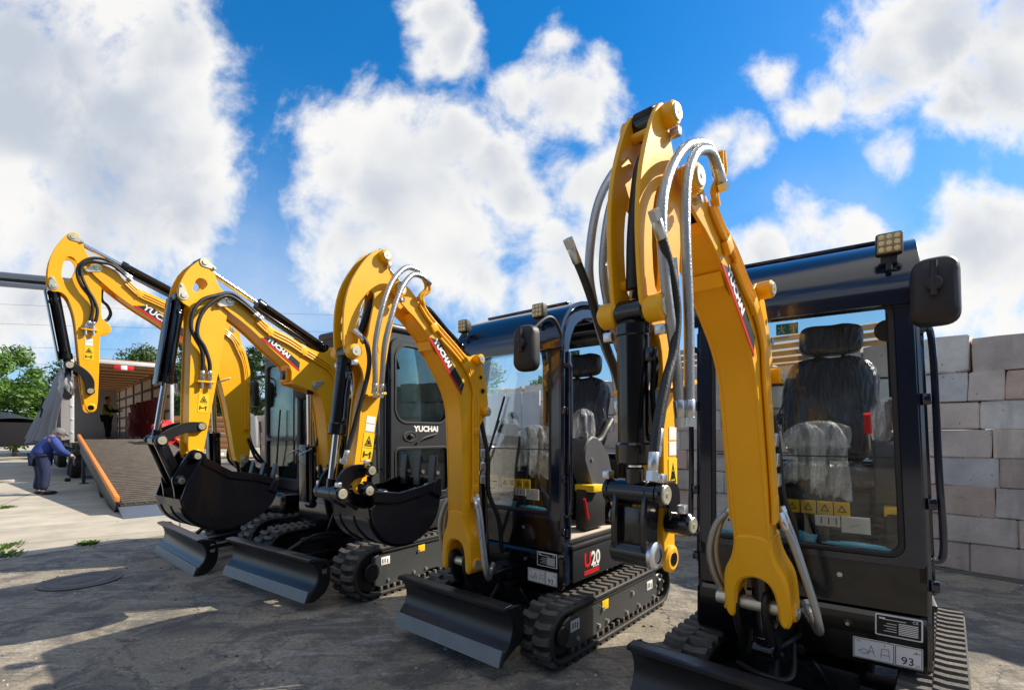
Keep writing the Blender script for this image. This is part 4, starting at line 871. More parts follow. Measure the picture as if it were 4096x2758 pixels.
# ------------------------------------------------------------------ upper structure of the two closed-cab machines
def cab_upper(root, uf, y0=-.28, y1=.75, ztop=2.42):
    g = G()
    g.box((-.2, 0, .63), (1.75, 1.5, .26), bev=.06, seg=4); g.box((-.45, -.52, 1.08), (1.2, .50, .74), bev=.09, seg=4); g.box((-.98, .1, 1.0), (.3, 1.3, .7), bev=.1, seg=4)
    g.box((.42, -.35, .72), (.5, .6, .3), bev=.05); body = g.build('upper_body', BLK, root)
    g = G(); g.box((uf-.62, y1+.012, .64), (1.2, .03, .28), bev=.012); g.plate(rrect(uf-.60, .56, uf-.32, .72, .02), [rrect(uf-.59, .57, uf-.33, .71, .018)], y1+.03, .006); g.build('side_panel', PANEL, body)
    cz = .76
    fr = rrect(y0, cz, y1, ztop, .09); hf = [rrect(y0+.075, .90, y1-.075, 1.36, .05), rrect(y0+.075, 1.40, y1-.075, ztop-.10, .07)]
    g = G(); g.plate(fr, hf, uf-.02, .05, 'x', bev=.012); g.plate(fr, [rrect(y0+.1, 1.4, y1-.1, ztop-.12, .06)], uf-1.28, .04, 'x', bev=.01)
    sd = roundpoly([(uf-1.3, cz), (uf, cz), (uf, ztop-.02), (uf-1.3, ztop)], .12, 6)
    g.plate(sd, [rrect(uf-.86, .80, uf-.055, ztop-.08, .11), rrect(uf-1.22, 1.42, uf-.94, ztop-.12, .06)], y1-.025, .05, bev=.012)
    g.plate(sd, [rrect(uf-.9, 1.40, uf-.1, ztop-.12, .09)], y0+.025, .05, bev=.012)
    cab = g.build('cab_frame', PANEL, root)
    g = G(); g.box((uf-.66, (y0+y1)/2, ztop+.02), (1.36, y1-y0+.03, .09), bev=.04, seg=4); g.box((uf-.7, (y0+y1)/2, ztop+.065), (.8, .7, .04), bev=.015); g.build('cab_roof', PANEL, cab)
    pane('windscreen', cab, rrect(y0+.07, .895, y1-.07, ztop-.095, .06), uf-.025, 'x', TEAL); pane('rear_window', cab, rrect(y0+.09, 1.39, y1-.09, ztop-.11, .06), uf-1.28, 'x', TEAL)
    pane('side_window', cab, rrect(uf-.905, 1.395, uf-.095, ztop-.115, .09), y0+.025, 'y', TEAL); pane('quarter_window', cab, rrect(uf-1.225, 1.415, uf-.935, ztop-.115, .06), y1-.025, 'y', TEAL)
    dr = rrect(uf-.868, .792, uf-.047, ztop-.072, .115, 8)
    g = G(); hu = rrect(uf-.80, 1.555, uf-.10, ztop-.13, .14, 8); hl = rrect(uf-.80, .86, uf-.10, 1.315, .05)
    g.plate(dr, [hu, hl], y1+.016, .03, bev=.006)
    e = G()
    for h, gr in ((hu, .006), (hl, .006)):
        hh = h if area(h) > 0 else h[::-1]; g.plate(shrink(hh, -.012), [shrink(hh, .012)], y1+.033, .012, mi=1, bev=.004)
    ov = [(uf-.28+.088*math.cos(t*.2094), 1.425+.05*math.sin(t*.2094)) for t in range(30)]
    g.plate(ov, [[(x*.8+(uf-.28)*.2, z*.8+1.425*.2) for x, z in ov]], y1+.034, .012, mi=2, bev=.004); g.plate([(x*.8+(uf-.28)*.2, z*.8+1.425*.2) for x, z in ov], (), y1+.0335, .003, mi=1, bev=.0005)
    g.bar((uf-.26, y1+.042, 1.44), (uf-.31, y1+.042, 1.42), .04, .02, mi=2, bev=.006)
    g.tube([(uf-.36, y1+.04, 1.36), (uf-.45, y1+.05, 1.41), (uf-.62, y1+.05, 1.45)], .010, mi=1)
    g.text('YUCHAI', .075, frame((uf-.335, y1+.0322, 1.475), (-1, 0, 0), (0, 0, 1)), 3, .001, .0035, sx=1.18)
    for z in (1.0, 2.0): g.cyl((uf-.045, y1+.03, z-.05), (uf-.045, y1+.03, z+.05), .018, n=12, mi=1)
    door = g.build('cab_door', [PANEL, PLA, GREY, WHT], root)
    pane('door_glass', door, shrink(hu, -.005), y1+.016, 'y', TEAL); pane('door_glass', door, shrink(hl, -.005), y1+.016, 'y', TEAL)
    g = G(); g.tube([(uf-.06, y1-.11, 2.30), (uf-.09, y1-.20, 2.22), (uf-.10, y1-.22, 2.1), (uf-.09, y1-.20, 1.5), (uf-.08, y1-.18, 1.28), (uf-.06, y1-.11, 1.16)], .017, n=10); g.build('grab_rail', RED, cab)
    seat(root, uf-.92, .22, 1.02)
    g = G(); g.box((uf-.55, y1-.2, 1.12), (.4, .14, .3), bev=.04); g.box((uf-.55, y0+.2, 1.12), (.4, .14, .3), bev=.04); g.cyl((uf-.4, y1-.2, 1.36), (uf-.38, y1-.2, 1.6), .02); g.cyl((uf-.4, y0+.2, 1.36), (uf-.38, y0+.2, 1.6), .02)
    g.tube([(uf-.25, .15, .8), (uf-.28, .15, 1.2), (uf-.32, .15, 1.55)], .014); g.tube([(uf-.25, .28, .8), (uf-.28, .28, 1.2), (uf-.32, .28, 1.55)], .014); g.build('control_console', PLA, root)
    g = G(); g.cyl((uf-1.1, y1-.25, 1.5), (uf-1.1, y1-.25, 1.95), .07, n=18, bev=.02); g.build('fire_extinguisher', RED, root)
    mirror(root, (uf+.08, y0-.16, 1.98), .20, .34, .15, [(uf+.15, y0-.14, 2.16), (uf+.05, y0-.03, 2.20), (uf-.02, y0+.01, 2.20)])
    g = G(); g.tube([(uf+.01, y1-.05, 2.25), (uf+.05, y1-.03, 2.2), (uf+.055, y1-.03, 1.2), (uf+.01, y1-.05, 1.12)], .012); g.tube([(uf+.01, .1, .92), (uf+.03, .2, 1.3), (uf+.02, .25, 1.75)], .01); g.build('wiper', PLA, cab)

# ------------------------------------------------------------------ the yard
def ground_mat():
    m, nt, b = nmat('yard_asphalt'); N = nt.nodes; L = nt.links
    tc = N.new('ShaderNodeTexCoord')
    def noise(sc, det=6, rough=.6, dist=0.): 
        n = N.new('ShaderNodeTexNoise'); n.inputs['Scale'].default_value = sc; n.inputs['Detail'].default_value = det; n.inputs['Roughness'].default_value = rough; n.inputs['Distortion'].default_value = dist
        L.new(tc.outputs['Object'], n.inputs['Vector']); return n
    def rng(src, a, c, lo=0., hi=1.):
        r = N.new('ShaderNodeMapRange'); r.inputs[1].default_value = a; r.inputs[2].default_value = c; r.inputs[3].default_value = lo; r.inputs[4].default_value = hi; L.new(src, r.inputs[0]); return r.outputs[0]
    def mix(f, a, c):
        x = N.new('ShaderNodeMix'); x.data_type = 'RGBA'
        for i, v in ((6, a), (7, c)):
            if isinstance(v, tuple): x.inputs[i].default_value = (*v, 1)
            else: L.new(v, x.inputs[i])
        if isinstance(f, float): x.inputs[0].default_value = f
        else: L.new(f, x.inputs[0])
        return x.outputs[2]
    c = mix(rng(noise(.8, 6).outputs['Fac'], .35, .65), (.30, .258, .19), (.44, .375, .275))
    st = noise(1.7, 9, .68, 1.2); c = mix(rng(st.outputs['Fac'], .46, .56, 0, .85), c, (.10, .092, .082))          # dark worn patches
    sp = noise(4.5, 10, .78, .9); c = mix(rng(sp.outputs['Fac'], .57, .62, 0, .55), c, (.56, .53, .47)); s2 = noise(17, 9, .8, .5); c = mix(rng(s2.outputs['Fac'], .60, .64, 0, .6), c, (.58, .55, .5)); s3_ = noise(11, 8, .75, .3); c = mix(rng(s3_.outputs['Fac'], .60, .66, 0, .6), c, (.11, .105, .10))               # pale dried mud
    fine = noise(90, 3); c = mix(rng(fine.outputs['Fac'], .3, .7, 0, .35), c, (.12, .11, .10))
    def streak(ang, sx, sy, det, lo, hi, amt, col):
        mp = N.new('ShaderNodeMapping'); mp.inputs['Rotation'].default_value = (0, 0, R(ang)); mp.inputs['Scale'].default_value = (sx, sy, 1); L.new(tc.outputs['Object'], mp.inputs[0])
        n = N.new('ShaderNodeTexNoise'); n.inputs['Scale'].default_value = 1; n.inputs['Detail'].default_value = det; n.inputs['Roughness'].default_value = .68; n.inputs['Distortion'].default_value = .5; L.new(mp.outputs[0], n.inputs['Vector'])
        return mix(rng(n.outputs['Fac'], lo, hi, 0, amt), c, col)
    c = streak(-28, .9, 7., 9, .55, .66, .6, (.50, .465, .40)); c = streak(-40, 1.4, 12., 8, .56, .64, .7, (.10, .094, .085)); c = streak(15, 2.2, 4., 10, .58, .64, .55, (.48, .455, .41))
    md = noise(34, 6, .8); c = mix(rng(md.outputs['Fac'], .36, .64, .65, 0), c, (.085, .08, .073)); m3 = noise(60, 4, .7); c = mix(rng(m3.outputs['Fac'], .62, .70, 0, .7), c, (.55, .53, .49))
    vo = N.new('ShaderNodeTexVoronoi'); vo.feature = 'DISTANCE_TO_EDGE'; vo.inputs['Scale'].default_value = .55
    nn = noise(2.2, 5); ad = N.new('ShaderNodeVectorMath'); ad.operation = 'ADD'; sc = N.new('ShaderNodeVectorMath'); sc.operation = 'SCALE'; sc.inputs['Scale'].default_value = .55
    L.new(nn.outputs['Color'], sc.inputs[0]); L.new(tc.outputs['Object'], ad.inputs[0]); L.new(sc.outputs[0], ad.inputs[1]); L.new(ad.outputs[0], vo.inputs['Vector'])
    c = mix(rng(vo.outputs['Distance'], .0008, .006, .75, 0), c, (.06, .058, .055))                                  # cracks
    gr = noise(14, 6, .7); wetn = noise(.55, 7, .6, .8)
    c = mix(rng(wetn.outputs['Fac'], .60, .68, 0, .45), c, (.12, .125, .13))
    L.new(c, b.inputs['Base Color'])
    L.new(rng(wetn.outputs['Fac'], .56, .68, .85, .38), b.inputs['Roughness'])
    bp = N.new('ShaderNodeBump'); bp.inputs['Strength'].default_value = .8; bp.inputs['Distance'].default_value = .02; L.new(gr.outputs['Fac'], bp.inputs['Height'])
    b2 = N.new('ShaderNodeBump'); b2.inputs['Strength'].default_value = .35; b2.inputs['Distance'].default_value = .006; L.new(fine.outputs['Fac'], b2.inputs['Height']); L.new(bp.outputs[0], b2.inputs['Normal']); L.new(b2.outputs[0], b.inputs['Normal'])
    return m
def slab_mat():
    m, nt, b = nmat('old_concrete'); N = nt.nodes; L = nt.links
    tc = N.new('ShaderNodeTexCoord'); br = N.new('ShaderNodeTexBrick')
    mp = N.new('ShaderNodeMapping'); mp.inputs['Rotation'].default_value = (0, 0, R(-34)); L.new(tc.outputs['Object'], mp.inputs[0])
    n = N.new('ShaderNodeTexNoise'); n.inputs['Scale'].default_value = 1.4; n.inputs['Detail'].default_value = 8; n.inputs['Roughness'].default_value = .65; L.new(tc.outputs['Object'], n.inputs['Vector'])
    br.inputs['Scale'].default_value = 1; br.inputs['Brick Width'].default_value = 3.; br.inputs['Row Height'].default_value = 1.5; br.inputs['Mortar Size'].default_value = .012; br.inputs['Mortar Smooth'].default_value = .3; br.offset = 0.
    br.inputs['Color1'].default_value = (.45, .405, .32, 1); br.inputs['Color2'].default_value = (.39, .35, .28, 1); br.inputs['Mortar'].default_value = (.09, .09, .07, 1); L.new(mp.outputs[0], br.inputs['Vector'])
    x = N.new('ShaderNodeMix'); x.data_type = 'RGBA'; x.blend_type = 'MULTIPLY'; x.inputs[0].default_value = .8; L.new(br.outputs['Color'], x.inputs[6])
    r = N.new('ShaderNodeMapRange'); r.inputs[1].default_value = .3; r.inputs[2].default_value = .7; r.inputs[3].default_value = .6; r.inputs[4].default_value = 1.15; L.new(n.outputs['Fac'], r.inputs[0]); L.new(r.outputs[0], x.inputs[7])
    L.new(x.outputs[2], b.inputs['Base Color']); b.inputs['Roughness'].default_value = .9
    bp = N.new('ShaderNodeBump'); bp.inputs['Strength'].default_value = .4; bp.inputs['Distance'].default_value = .015; L.new(n.outputs['Fac'], bp.inputs['Height']); L.new(bp.outputs[0], b.inputs['Normal'])
    return m
def sheet(name, pts, z, m):
    me = bpy.data.meshes.new(name); me.from_pydata([(x, y, z) for x, y in pts], [], [tuple(range(len(pts)))]); me.materials.append(m)
    o = bpy.data.objects.new(name, me); COL.objects.link(o); o['kind'] = 'structure'; return o
sheet('ground', [(-400, -400), (400, -400), (400, 600), (-400, 600)], 0, ground_mat())
edge = [(-6.6, 4.75), (-5.9, 5.66), (-5.45, 6.32), (-4.97, 7.0), (-4.3, 8.0), (-2.2, 11.2), (1, 16), (8, 27)]
sheet('concrete_pavement', [(-60, -20)]+[(-18, -9)]+edge+[(8, 60), (-60, 60)], .004, slab_mat())

def grit():
    rnd = random.Random(3); g = G()
    from mathutils import noise
    for i in range(900):
        y = 1.9+rnd.random()**1.6*7; x = rnd.uniform(-1.05, 1.05)*y
        if rnd.random() < .5: x, y = x*.9-.3, y*.8+.3
        if noise.noise(V((x*.9, y*.9, 4))) < -.05 and rnd.random() < .7: continue
        r = rnd.choice((.004, .005, .006, .008, .012)); b = bmesh.new(); bmesh.ops.create_icosphere(b, subdivisions=1, radius=r)
        for v in b.verts: v.co = V((v.co.x*rnd.uniform(.7, 1.5), v.co.y*rnd.uniform(.7, 1.4), v.co.z*rnd.uniform(.4, .9)))
        g._add(b, 0 if rnd.random() < .6 else 1, Mx.Translation((x, y, r*.3)))
    o = g.build('grit', [paint('pale_grit', (.42, .39, .34), .9, var=.3), paint('dark_grit', (.10, .095, .09), .9, var=.3)], None, 60); o['kind'] = 'stuff'; o['label'] = 'loose grit and crumbs of stone scattered over the dark yard ground'; o['category'] = 'grit'
grit()
# wall of stacked concrete blocks behind the machines
def block_mat():
    m, nt, b = nmat('stacked_concrete_blocks'); N = nt.nodes; L = nt.links
    at = N.new('ShaderNodeAttribute'); at.attribute_name = 'tone'
    cr = N.new('ShaderNodeValToRGB'); e = cr.color_ramp; e.elements[0].color = (.60, .50, .41, 1); e.elements[1].color = (.88, .79, .67, 1)
    for p, c in ((.2, (.74, .50, .37, 1)), (.4, (.62, .55, .49, 1)), (.6, (.84, .66, .51, 1)), (.8, (.64, .60, .57, 1))): q = e.elements.new(p); q.color = c
    L.new(at.outputs['Fac'], cr.inputs[0])
    tc = N.new('ShaderNodeTexCoord'); n = N.new('ShaderNodeTexNoise'); n.inputs['Scale'].default_value = 3.; n.inputs['Detail'].default_value = 9; n.inputs['Roughness'].default_value = .7; L.new(tc.outputs['Object'], n.inputs['Vector'])
    r = N.new('ShaderNodeMapRange'); r.inputs[1].default_value = .3; r.inputs[2].default_value = .7; r.inputs[3].default_value = .72; r.inputs[4].default_value = 1.10; L.new(n.outputs['Fac'], r.inputs[0])
    x = N.new('ShaderNodeMix'); x.data_type = 'RGBA'; x.blend_type = 'MULTIPLY'; x.inputs[0].default_value = 1; L.new(cr.outputs[0], x.inputs[6]); L.new(r.outputs[0], x.inputs[7])
    mp = N.new('ShaderNodeMapping'); mp.inputs['Scale'].default_value = (5, 5, .7); L.new(tc.outputs['Object'], mp.inputs[0]); st = N.new('ShaderNodeTexNoise'); st.inputs['Scale'].default_value = 1; st.inputs['Detail'].default_value = 7; st.inputs['Roughness'].default_value = .65; L.new(mp.outputs[0], st.inputs['Vector'])
    sr = N.new('ShaderNodeMapRange'); sr.inputs[1].default_value = .52; sr.inputs[2].default_value = .68; sr.inputs[4].default_value = .42; L.new(st.outputs['Fac'], sr.inputs[0])
    x2 = N.new('ShaderNodeMix'); x2.data_type = 'RGBA'; L.new(sr.outputs[0], x2.inputs[0]); L.new(x.outputs[2], x2.inputs[6]); x2.inputs[7].default_value = (.30, .25, .21, 1)
    pv = N.new('ShaderNodeTexVoronoi'); pv.inputs['Scale'].default_value = 9; L.new(tc.outputs['Object'], pv.inputs['Vector']); pr = N.new('ShaderNodeMapRange'); pr.inputs[1].default_value = .05; pr.inputs[2].default_value = .09; pr.inputs[3].default_value = .8; pr.inputs[4].default_value = 0; L.new(pv.outputs['Distance'], pr.inputs[0])
    x3 = N.new('ShaderNodeMix'); x3.data_type = 'RGBA'; L.new(pr.outputs[0], x3.inputs[0]); L.new(x2.outputs[2], x3.inputs[6]); x3.inputs[7].default_value = (.12, .11, .10, 1); x = x3
    L.new(x.outputs[2], b.inputs['Base Color']); b.inputs['Roughness'].default_value = .9
    f = N.new('ShaderNodeTexNoise'); f.inputs['Scale'].default_value = 40; f.inputs['Detail'].default_value = 5; L.new(tc.outputs['Object'], f.inputs['Vector'])
    bp = N.new('ShaderNodeBump'); bp.inputs['Strength'].default_value = .4; bp.inputs['Distance'].default_value = .01; L.new(f.outputs['Fac'], bp.inputs['Height']); L.new(bp.outputs[0], b.inputs['Normal'])
    return m
def block_wall():
    from mathutils import noise
    rnd = random.Random(5); g = G(); tones = []; hts = [.30, .29, .31, .30, .30, .29, .31, .36]
    lay = g.bm.faces.layers.float.new('tone')
    z = 0.
    for r, h in enumerate(hts):
        x = -3.3 - rnd.random()*.6
        while x < 27.:
            w = rnd.choice((.28, .42, .5, .55, .6, .6, .68)) if x < 8 else rnd.choice((.6, .9, 1.2, 1.2))
            hh = h-.003+(rnd.uniform(-.10, .04) if r == len(hts)-1 else rnd.uniform(-.004, .004))
            b = bmesh.new(); bmesh.ops.create_cube(b, size=1); bmesh.ops.scale(b, vec=V((w-.006, .58, hh)), verts=b.verts)
            bmesh.ops.bevel(b, geom=b.edges[:], offset=rnd.uniform(.005, .012), segments=2, affect='EDGES'); 
            bmesh.ops.subdivide_edges(b, edges=[e for e in b.edges if e.calc_length() > .25], cuts=2, use_grid_fill=True)
            sd = rnd.random()*50; amp = .05 if r == len(hts)-1 else .012
            for v in b.verts: v.co += V((1, 1, 1))*amp*noise.noise(v.co*4+V((sd, 0, 0)))
            b.transform(Mx.Translation((x+w/2, rnd.uniform(-.014, .014), z+h/2+(hh-h)/2)) @ Mx.Rotation(rnd.uniform(-.006, .006), 4, 'Y'))
            t = rnd.random(); n0 = len(g.bm.faces); me = bpy.data.meshes.new('t'); b.to_mesh(me); b.free(); g.bm.from_mesh(me); bpy.data.meshes.remove(me)
            g.bm.faces.ensure_lookup_table()
            for f in g.bm.faces[n0:]: f[lay] = t
            x += w
        z += h
    o = g.build('block_wall', block_mat(), None, 40)
    # starts to the right outside the picture and runs away to the left; local x runs along it, local y away from the yard
    o.location = (5.08+.66*.0+.224, 4.88+.196, 0); o.rotation_euler.z = math.atan2(.75, -.66)
    tag(o, 'long wall of stacked concrete blocks, some grey and some brownish, behind the machines', 'wall')
    g = G(); g.box((0, 0, 0), (.34, .012, .26), bev=.003); p = g.build('green_panel', paint('green_plate', (.02, .13, .035), .6)); return o, p
wall, gp = block_wall()
d = V((-.66, .75, 0)).normalized(); nrm = V((-.75, -.66, 0)).normalized()
wp = lambda t, out=0., z=0.: V((5.08, 4.88, 0))+d*t+nrm*out+V((0, 0, z))
gp.location = wp(4.0, .05, 1.03); gp.rotation_euler.z = math.atan2(d.y, d.x); gp.name = 'green_panel'
tag(gp, 'small dark green plate fixed to the block wall between the two open-canopy excavators', 'panel')
sheet('gravel_strip', [tuple(wp(t, .0).xy) for t in (-6, 40)]+[tuple(wp(t, .16).xy) for t in (40, -6)], .004, paint('dirt_strip', (.10, .095, .085), .95, var=.4, scale=5, bump=.5, bscale=30))

# pale sheet-metal hoarding in front of the wall, seen through the canopy of the third machine
g = G()
for k in range(9): g.box((k*.50+.25, 0, 1.14), (.488, .04, 2.28), bev=.008); 
for k in range(9):
    for q in range(3): g.box((k*.5+.12+q*.13, -.022, 1.14), (.03, .012, 2.2), bev=.004)
o = g.build('metal_hoarding', paint('pale_grey_sheet', (.55, .56, .58), .5, var=.06, dust=.1)); o.location = wp(8.6-2.2+.0, .42); o.rotation_euler.z = math.atan2(d.y, d.x)
tag(o, 'pale grey ribbed sheet metal hoarding standing in front of the block wall', 'fence')
g = G(); g.box((0, 0, 0), (.16, .03, .34), bev=.01); h = g.build('latch_plate', PLA, o); h.location = (2.75, -.05, 1.8) if False else (2.2, .05, 1.85)
g = G(); g.box((0, 0, 1.6), (6.0, 2.4, 2.6), bev=.03)
for k in range(12): g.box((-2.75+k*.5, -1.21, 1.6), (.2, .03, 2.4), bev=.01); 
o = g.build('white_container', paint('white_container_paint', (.74, .74, .73), .5, var=.05, dust=.1)); o.location = (-13.2, 30.5, .35); o.rotation_euler.z = R(20)
tag(o, 'plain white box container rising above the block wall at the far left end', 'container')
g = G(); g.box((0, 0, 0), (3.4, 2.5, 2.75), bev=.03); o2 = g.build('white_container', paint('white_box_paint', (.78, .78, .78), .5, var=.05)); o2.location = (-9.3, 27.5, 1.95); o2.rotation_euler.z = R(-15)
tag(o2, 'brighter white box container behind the second cab, right of the other white one', 'container')
# shed roof and stacked brown sheets behind the wall, seen through the windscreen on the right
t = thing('shed', 'brown shed roof with dark louvred gable rising behind the block wall', 'shed', tuple(wp(2.2, -2.6)), math.atan2(d.y, d.x))
g = G(); g.box((1.0, 0, 1.2), (3.0, 2.2, 2.4), bev=.02); g.build('wall', paint('shed_wall', (.22, .18, .15), .8), t)
g = G()
for k in range(14): g.bar((-.2+k*.02, -1.2, 2.78-.0*k), (2.9, -1.2, 2.78), .02, .02) if False else None
for k in range(9): g.bar((-.8, -1.15+k*.29, 2.42+.07*k), (2.9, -1.15+k*.29, 2.42+.07*k), .30, .08, up=(0, .25, 1), bev=.008)
g.build('roof', paint('brown_sheet_roof', (.34, .25, .17), .7, var=.15), t)
g = G()
for k in range(7): g.box((1.4+.11*k, -1.3, 2.36+.075*k), (3.1-.22*k, .10, .05), (.5, 0, 0), bev=.008)
g.build('louvres', paint('dark_louvre', (.035, .03, .028), .6), t)

# ------------------------------------------------------------------ machines
def machine(cat_label, c, th, grp):
    f = V((-math.sin(R(th)), -math.cos(R(th))))
    return thing('mini_excavator', cat_label, 'excavator', (c[0], c[1], 0), math.atan2(f.y, f.x), grp)
GRP = 'yellow and black mini excavators parked in a row'
# A: far left
a = machine('farthest mini excavator, leftmost raised yellow arm with no bucket on its end', (-2.768, 6.694), 42, GRP)
carriage(a, .78, .32, .5); [track(a, s, .78, .32, 2.1, .52, 0, 2) for s in (1, -1)]; blade(a, 1.50, 0, .0, 1.58, .36, .5)
cab_upper(a, .46); bracket(a, .85, 1.13, .55); cab_arm(a, (.8, 0, 0), A_, False, True)
# B
b_ = machine('second mini excavator from the left, closed cab and black bucket curled under its arm', (-1.362, 5.513), 36, GRP)
carriage(b_, .85, .32, .48); [track(b_, s, .85, .32, 2.1, .47, .08, 2) for s in (1, -1)]; blade(b_, 1.36, -.06, .08, 1.46, .34, .5)
cab_upper(b_, .70); bracket(b_, .79, 1.10, .5); cab_arm(b_, (.8, 0, 0), B_, True, False)
# C
c_ = machine('third excavator from the left, open canopy with red and white U20 on its side', (.28, 4.02), 40.5, GRP)
carriage(c_, .62, .25, .40, .06); [track(c_, s, .62, .25, 1.80, .385, 0, 2, .06) for s in (1, -1)]; blade(c_, 1.06, 0, .10, 1.02, .33, .42, False)
compact_upper(c_, 0, ((.90, .52, 1.97), .1, [(.80, .56, 2.15), (.70, .57, 2.18), (.60, .56, 2.1), (.57, .545, 2.0)]))
bracket(c_, .95, .60, .36); compact_arm(c_, (.85, 0, 0), 0, I4, I4, True)
# D
dd = machine('nearest excavator, at the right edge, plastic wrapped seat, no bucket on its tall arm', (1.668, 2.871), 41.5, GRP)
carriage(dd, .61, .25, .40, .12); [track(dd, s, .61, .25, 1.80, .385, -.03, 2, .12) for s in (1, -1)]; blade(dd, 1.08, .10, .10, 1.22, .33, .42, False)
compact_upper(dd, R(6.0), ((.64, .55, 2.035), -.15, [(.70, .54, 2.10), (.64, .53, 2.12), (.56, .50, 2.08)]))
for o in dd.children:
    if o.name.split('.')[0] in ('cab_frame',):
        for q in [o]+list(o.children):
            for v in q.data.vertices: v.co.y -= (v.co.y+.42)*.06*max(0., v.co.z-.9)/1.4
DYAW = -R(2.5)
DA, DS = -.212, -.115
MBd = Mx.Translation((-.145, 0, .70-.617)) @ rotm(DA, (.145, .617))
tipc = V((.683, 0, 2.289)); MSd = Mx.Translation((MBd @ tipc)-tipc) @ rotm(DS, (.683, 2.289))
fpt = MBd @ V((.10, 0, .60))
_f = V((-math.sin(R(41.5)), -math.cos(R(41.5)))); _o = V((1.071-1.668, 2.15-2.871)); DLOC = (_o.dot(_f), _o.dot(V((-_f.y, _f.x))), 0)
bracket(dd, DLOC[0]+fpt.x, fpt.z, .40, yaw=DYAW)
h = lambda o, L, ds=0., do=0.: [V((s-.07+ds, o+do, z)) for s, z in L]
arch1 = [(.781, 2.279), (.842, 2.332), (.938, 2.305), (1.028, 2.249), (1.115, 2.143), (1.152, 2.027), (1.13, 1.85), (1.07, 1.65), (1.045, 1.50)]
arch2 = [(.80, 2.24), (.85, 2.285), (.905, 2.29), (.99, 2.245), (1.045, 2.15), (1.055, 2.016), (1.035, 1.80), (1.03, 1.62), (1.03, 1.50)]
loop = [(.70, 2.40), (.80, 2.42), (.89, 2.36), (1.0, 2.2), (1.047, 2.0), (1.02, 1.87), (.96, 1.75), (.89, 1.65), (.87, 1.52)]
own = dict(silver=[h(.105, arch1), h(.125, arch2), h(-.16, loop, -.02), h(-.19, loop, .0, -.01)],
           black=[h(.115, [(1.198, 1.992), (1.13, 1.90), (1.086, 1.793), (1.10, 1.68), (1.15, 1.584), (1.20, 1.46), (1.22, 1.36)]), h(.10, [(1.08, 1.90), (1.06, 1.80), (1.08, 1.66), (1.13, 1.55), (1.17, 1.42)]),
                  h(-.15, [(1.206, 1.99), (1.13, 1.897), (1.047, 1.763), (.957, 1.632), (.92, 1.5), (.93, 1.38)])])
compact_arm(dd, DLOC, DYAW, MBd, MSd, False, .80, own)

# ------------------------------------------------------------------ loading ramp and trailer
def ramp():
    p0, p1 = V((-6.55, 8.30, 0)), V((-13.15, 14.95, 1.22))      # left rail, foot to head
    L = (p1-p0).length; ang = math.atan2(p1.y-p0.y, p1.x-p0.x); sl = math.asin((p1.z-p0.z)/L)
    t = thing('loading_ramp', 'long loading ramp with ribbed steel deck and orange side rails leading into the trailer', 'ramp', tuple(p0), ang)
    M = Mx.Rotation(-sl, 4, 'Y'); W = 2.3
    g = G(); n = int((L-.9)/.17)
    g.box((L/2+.4, -W/2, .02), (L-.8, W-.1, .05), bev=.004, mi=1)
    for k in range(n): g.box((.95+k*.17, -W/2, .06), (.055, W-.16, .045), bev=.006)
    for k in range(14): g.box((L/2+.4, -.12-k*(W-.24)/13, .048), (L-.85, .014, .022), bev=0)
    deck = g.xf(M).build('ribbed_deck', [paint('rusty_grating', (.17, .145, .115), .5, metal=.4, var=.5, scale=6, dust=.2), paint('dark_under_deck', (.03, .028, .026), .7)], t)
    g = G()
    for y in (0, -W): g.box((L/2+.4, y, .17), (L-.8, .07, .10), bev=.010)
    g.xf(M).build('side_rail', ORG, t)
    g = G()
    for y in (0, -W): g.box((L/2+.4, y, .05), (L-.8, .05, .14), bev=.006)
    g.xf(M).build('side_beam', SAT, t)
    g = G()
    for y in (-.02, -W+.02): g.box((L/2+.3, y, -.12), (L-1.6, .05, .26), bev=.006)
    for k in range(12): g.bar((1.2+k*.65, -.02, -.24), (1.5+k*.65, -.02, .0), .05, .03, bev=.003)
    for k in range(7): g.box((1.5+k*1.1, -W/2, -.12), (.08, W, .12), bev=.004)
    g.xf(M).build('under_frame', SAT, t)
    g = G(); g.box((.30, -W/2, -.0), (.95, W-.02, .02), (0, -.055, 0), bev=.003); g.xf(M).build('steel_lip', paint('blue_grey_plate', (.15, .18, .22), .45, metal=.5, var=.2), t)
    for y in (-.12, -W+.12):
        g = G(); g.cyl((4.1, y-.09, .28), (4.1, y+.09, .28), .28, n=26, bev=.04); g.cyl((4.1, y-.1, .28), (4.1, y+.1, .28), .12, n=16, mi=1); g.build('wheel', [RUB, GREY], t)
    g = G()
    for y in (-.05, -W+.05): g.bar((L-1.0, y, 0), (L-1.0, y, 1.1), .08, .08); g.box((L-1.0, y, .012), (.22, .2, .024), bev=.003)
    g.build('support_leg', GREY, t); return t
ramp()
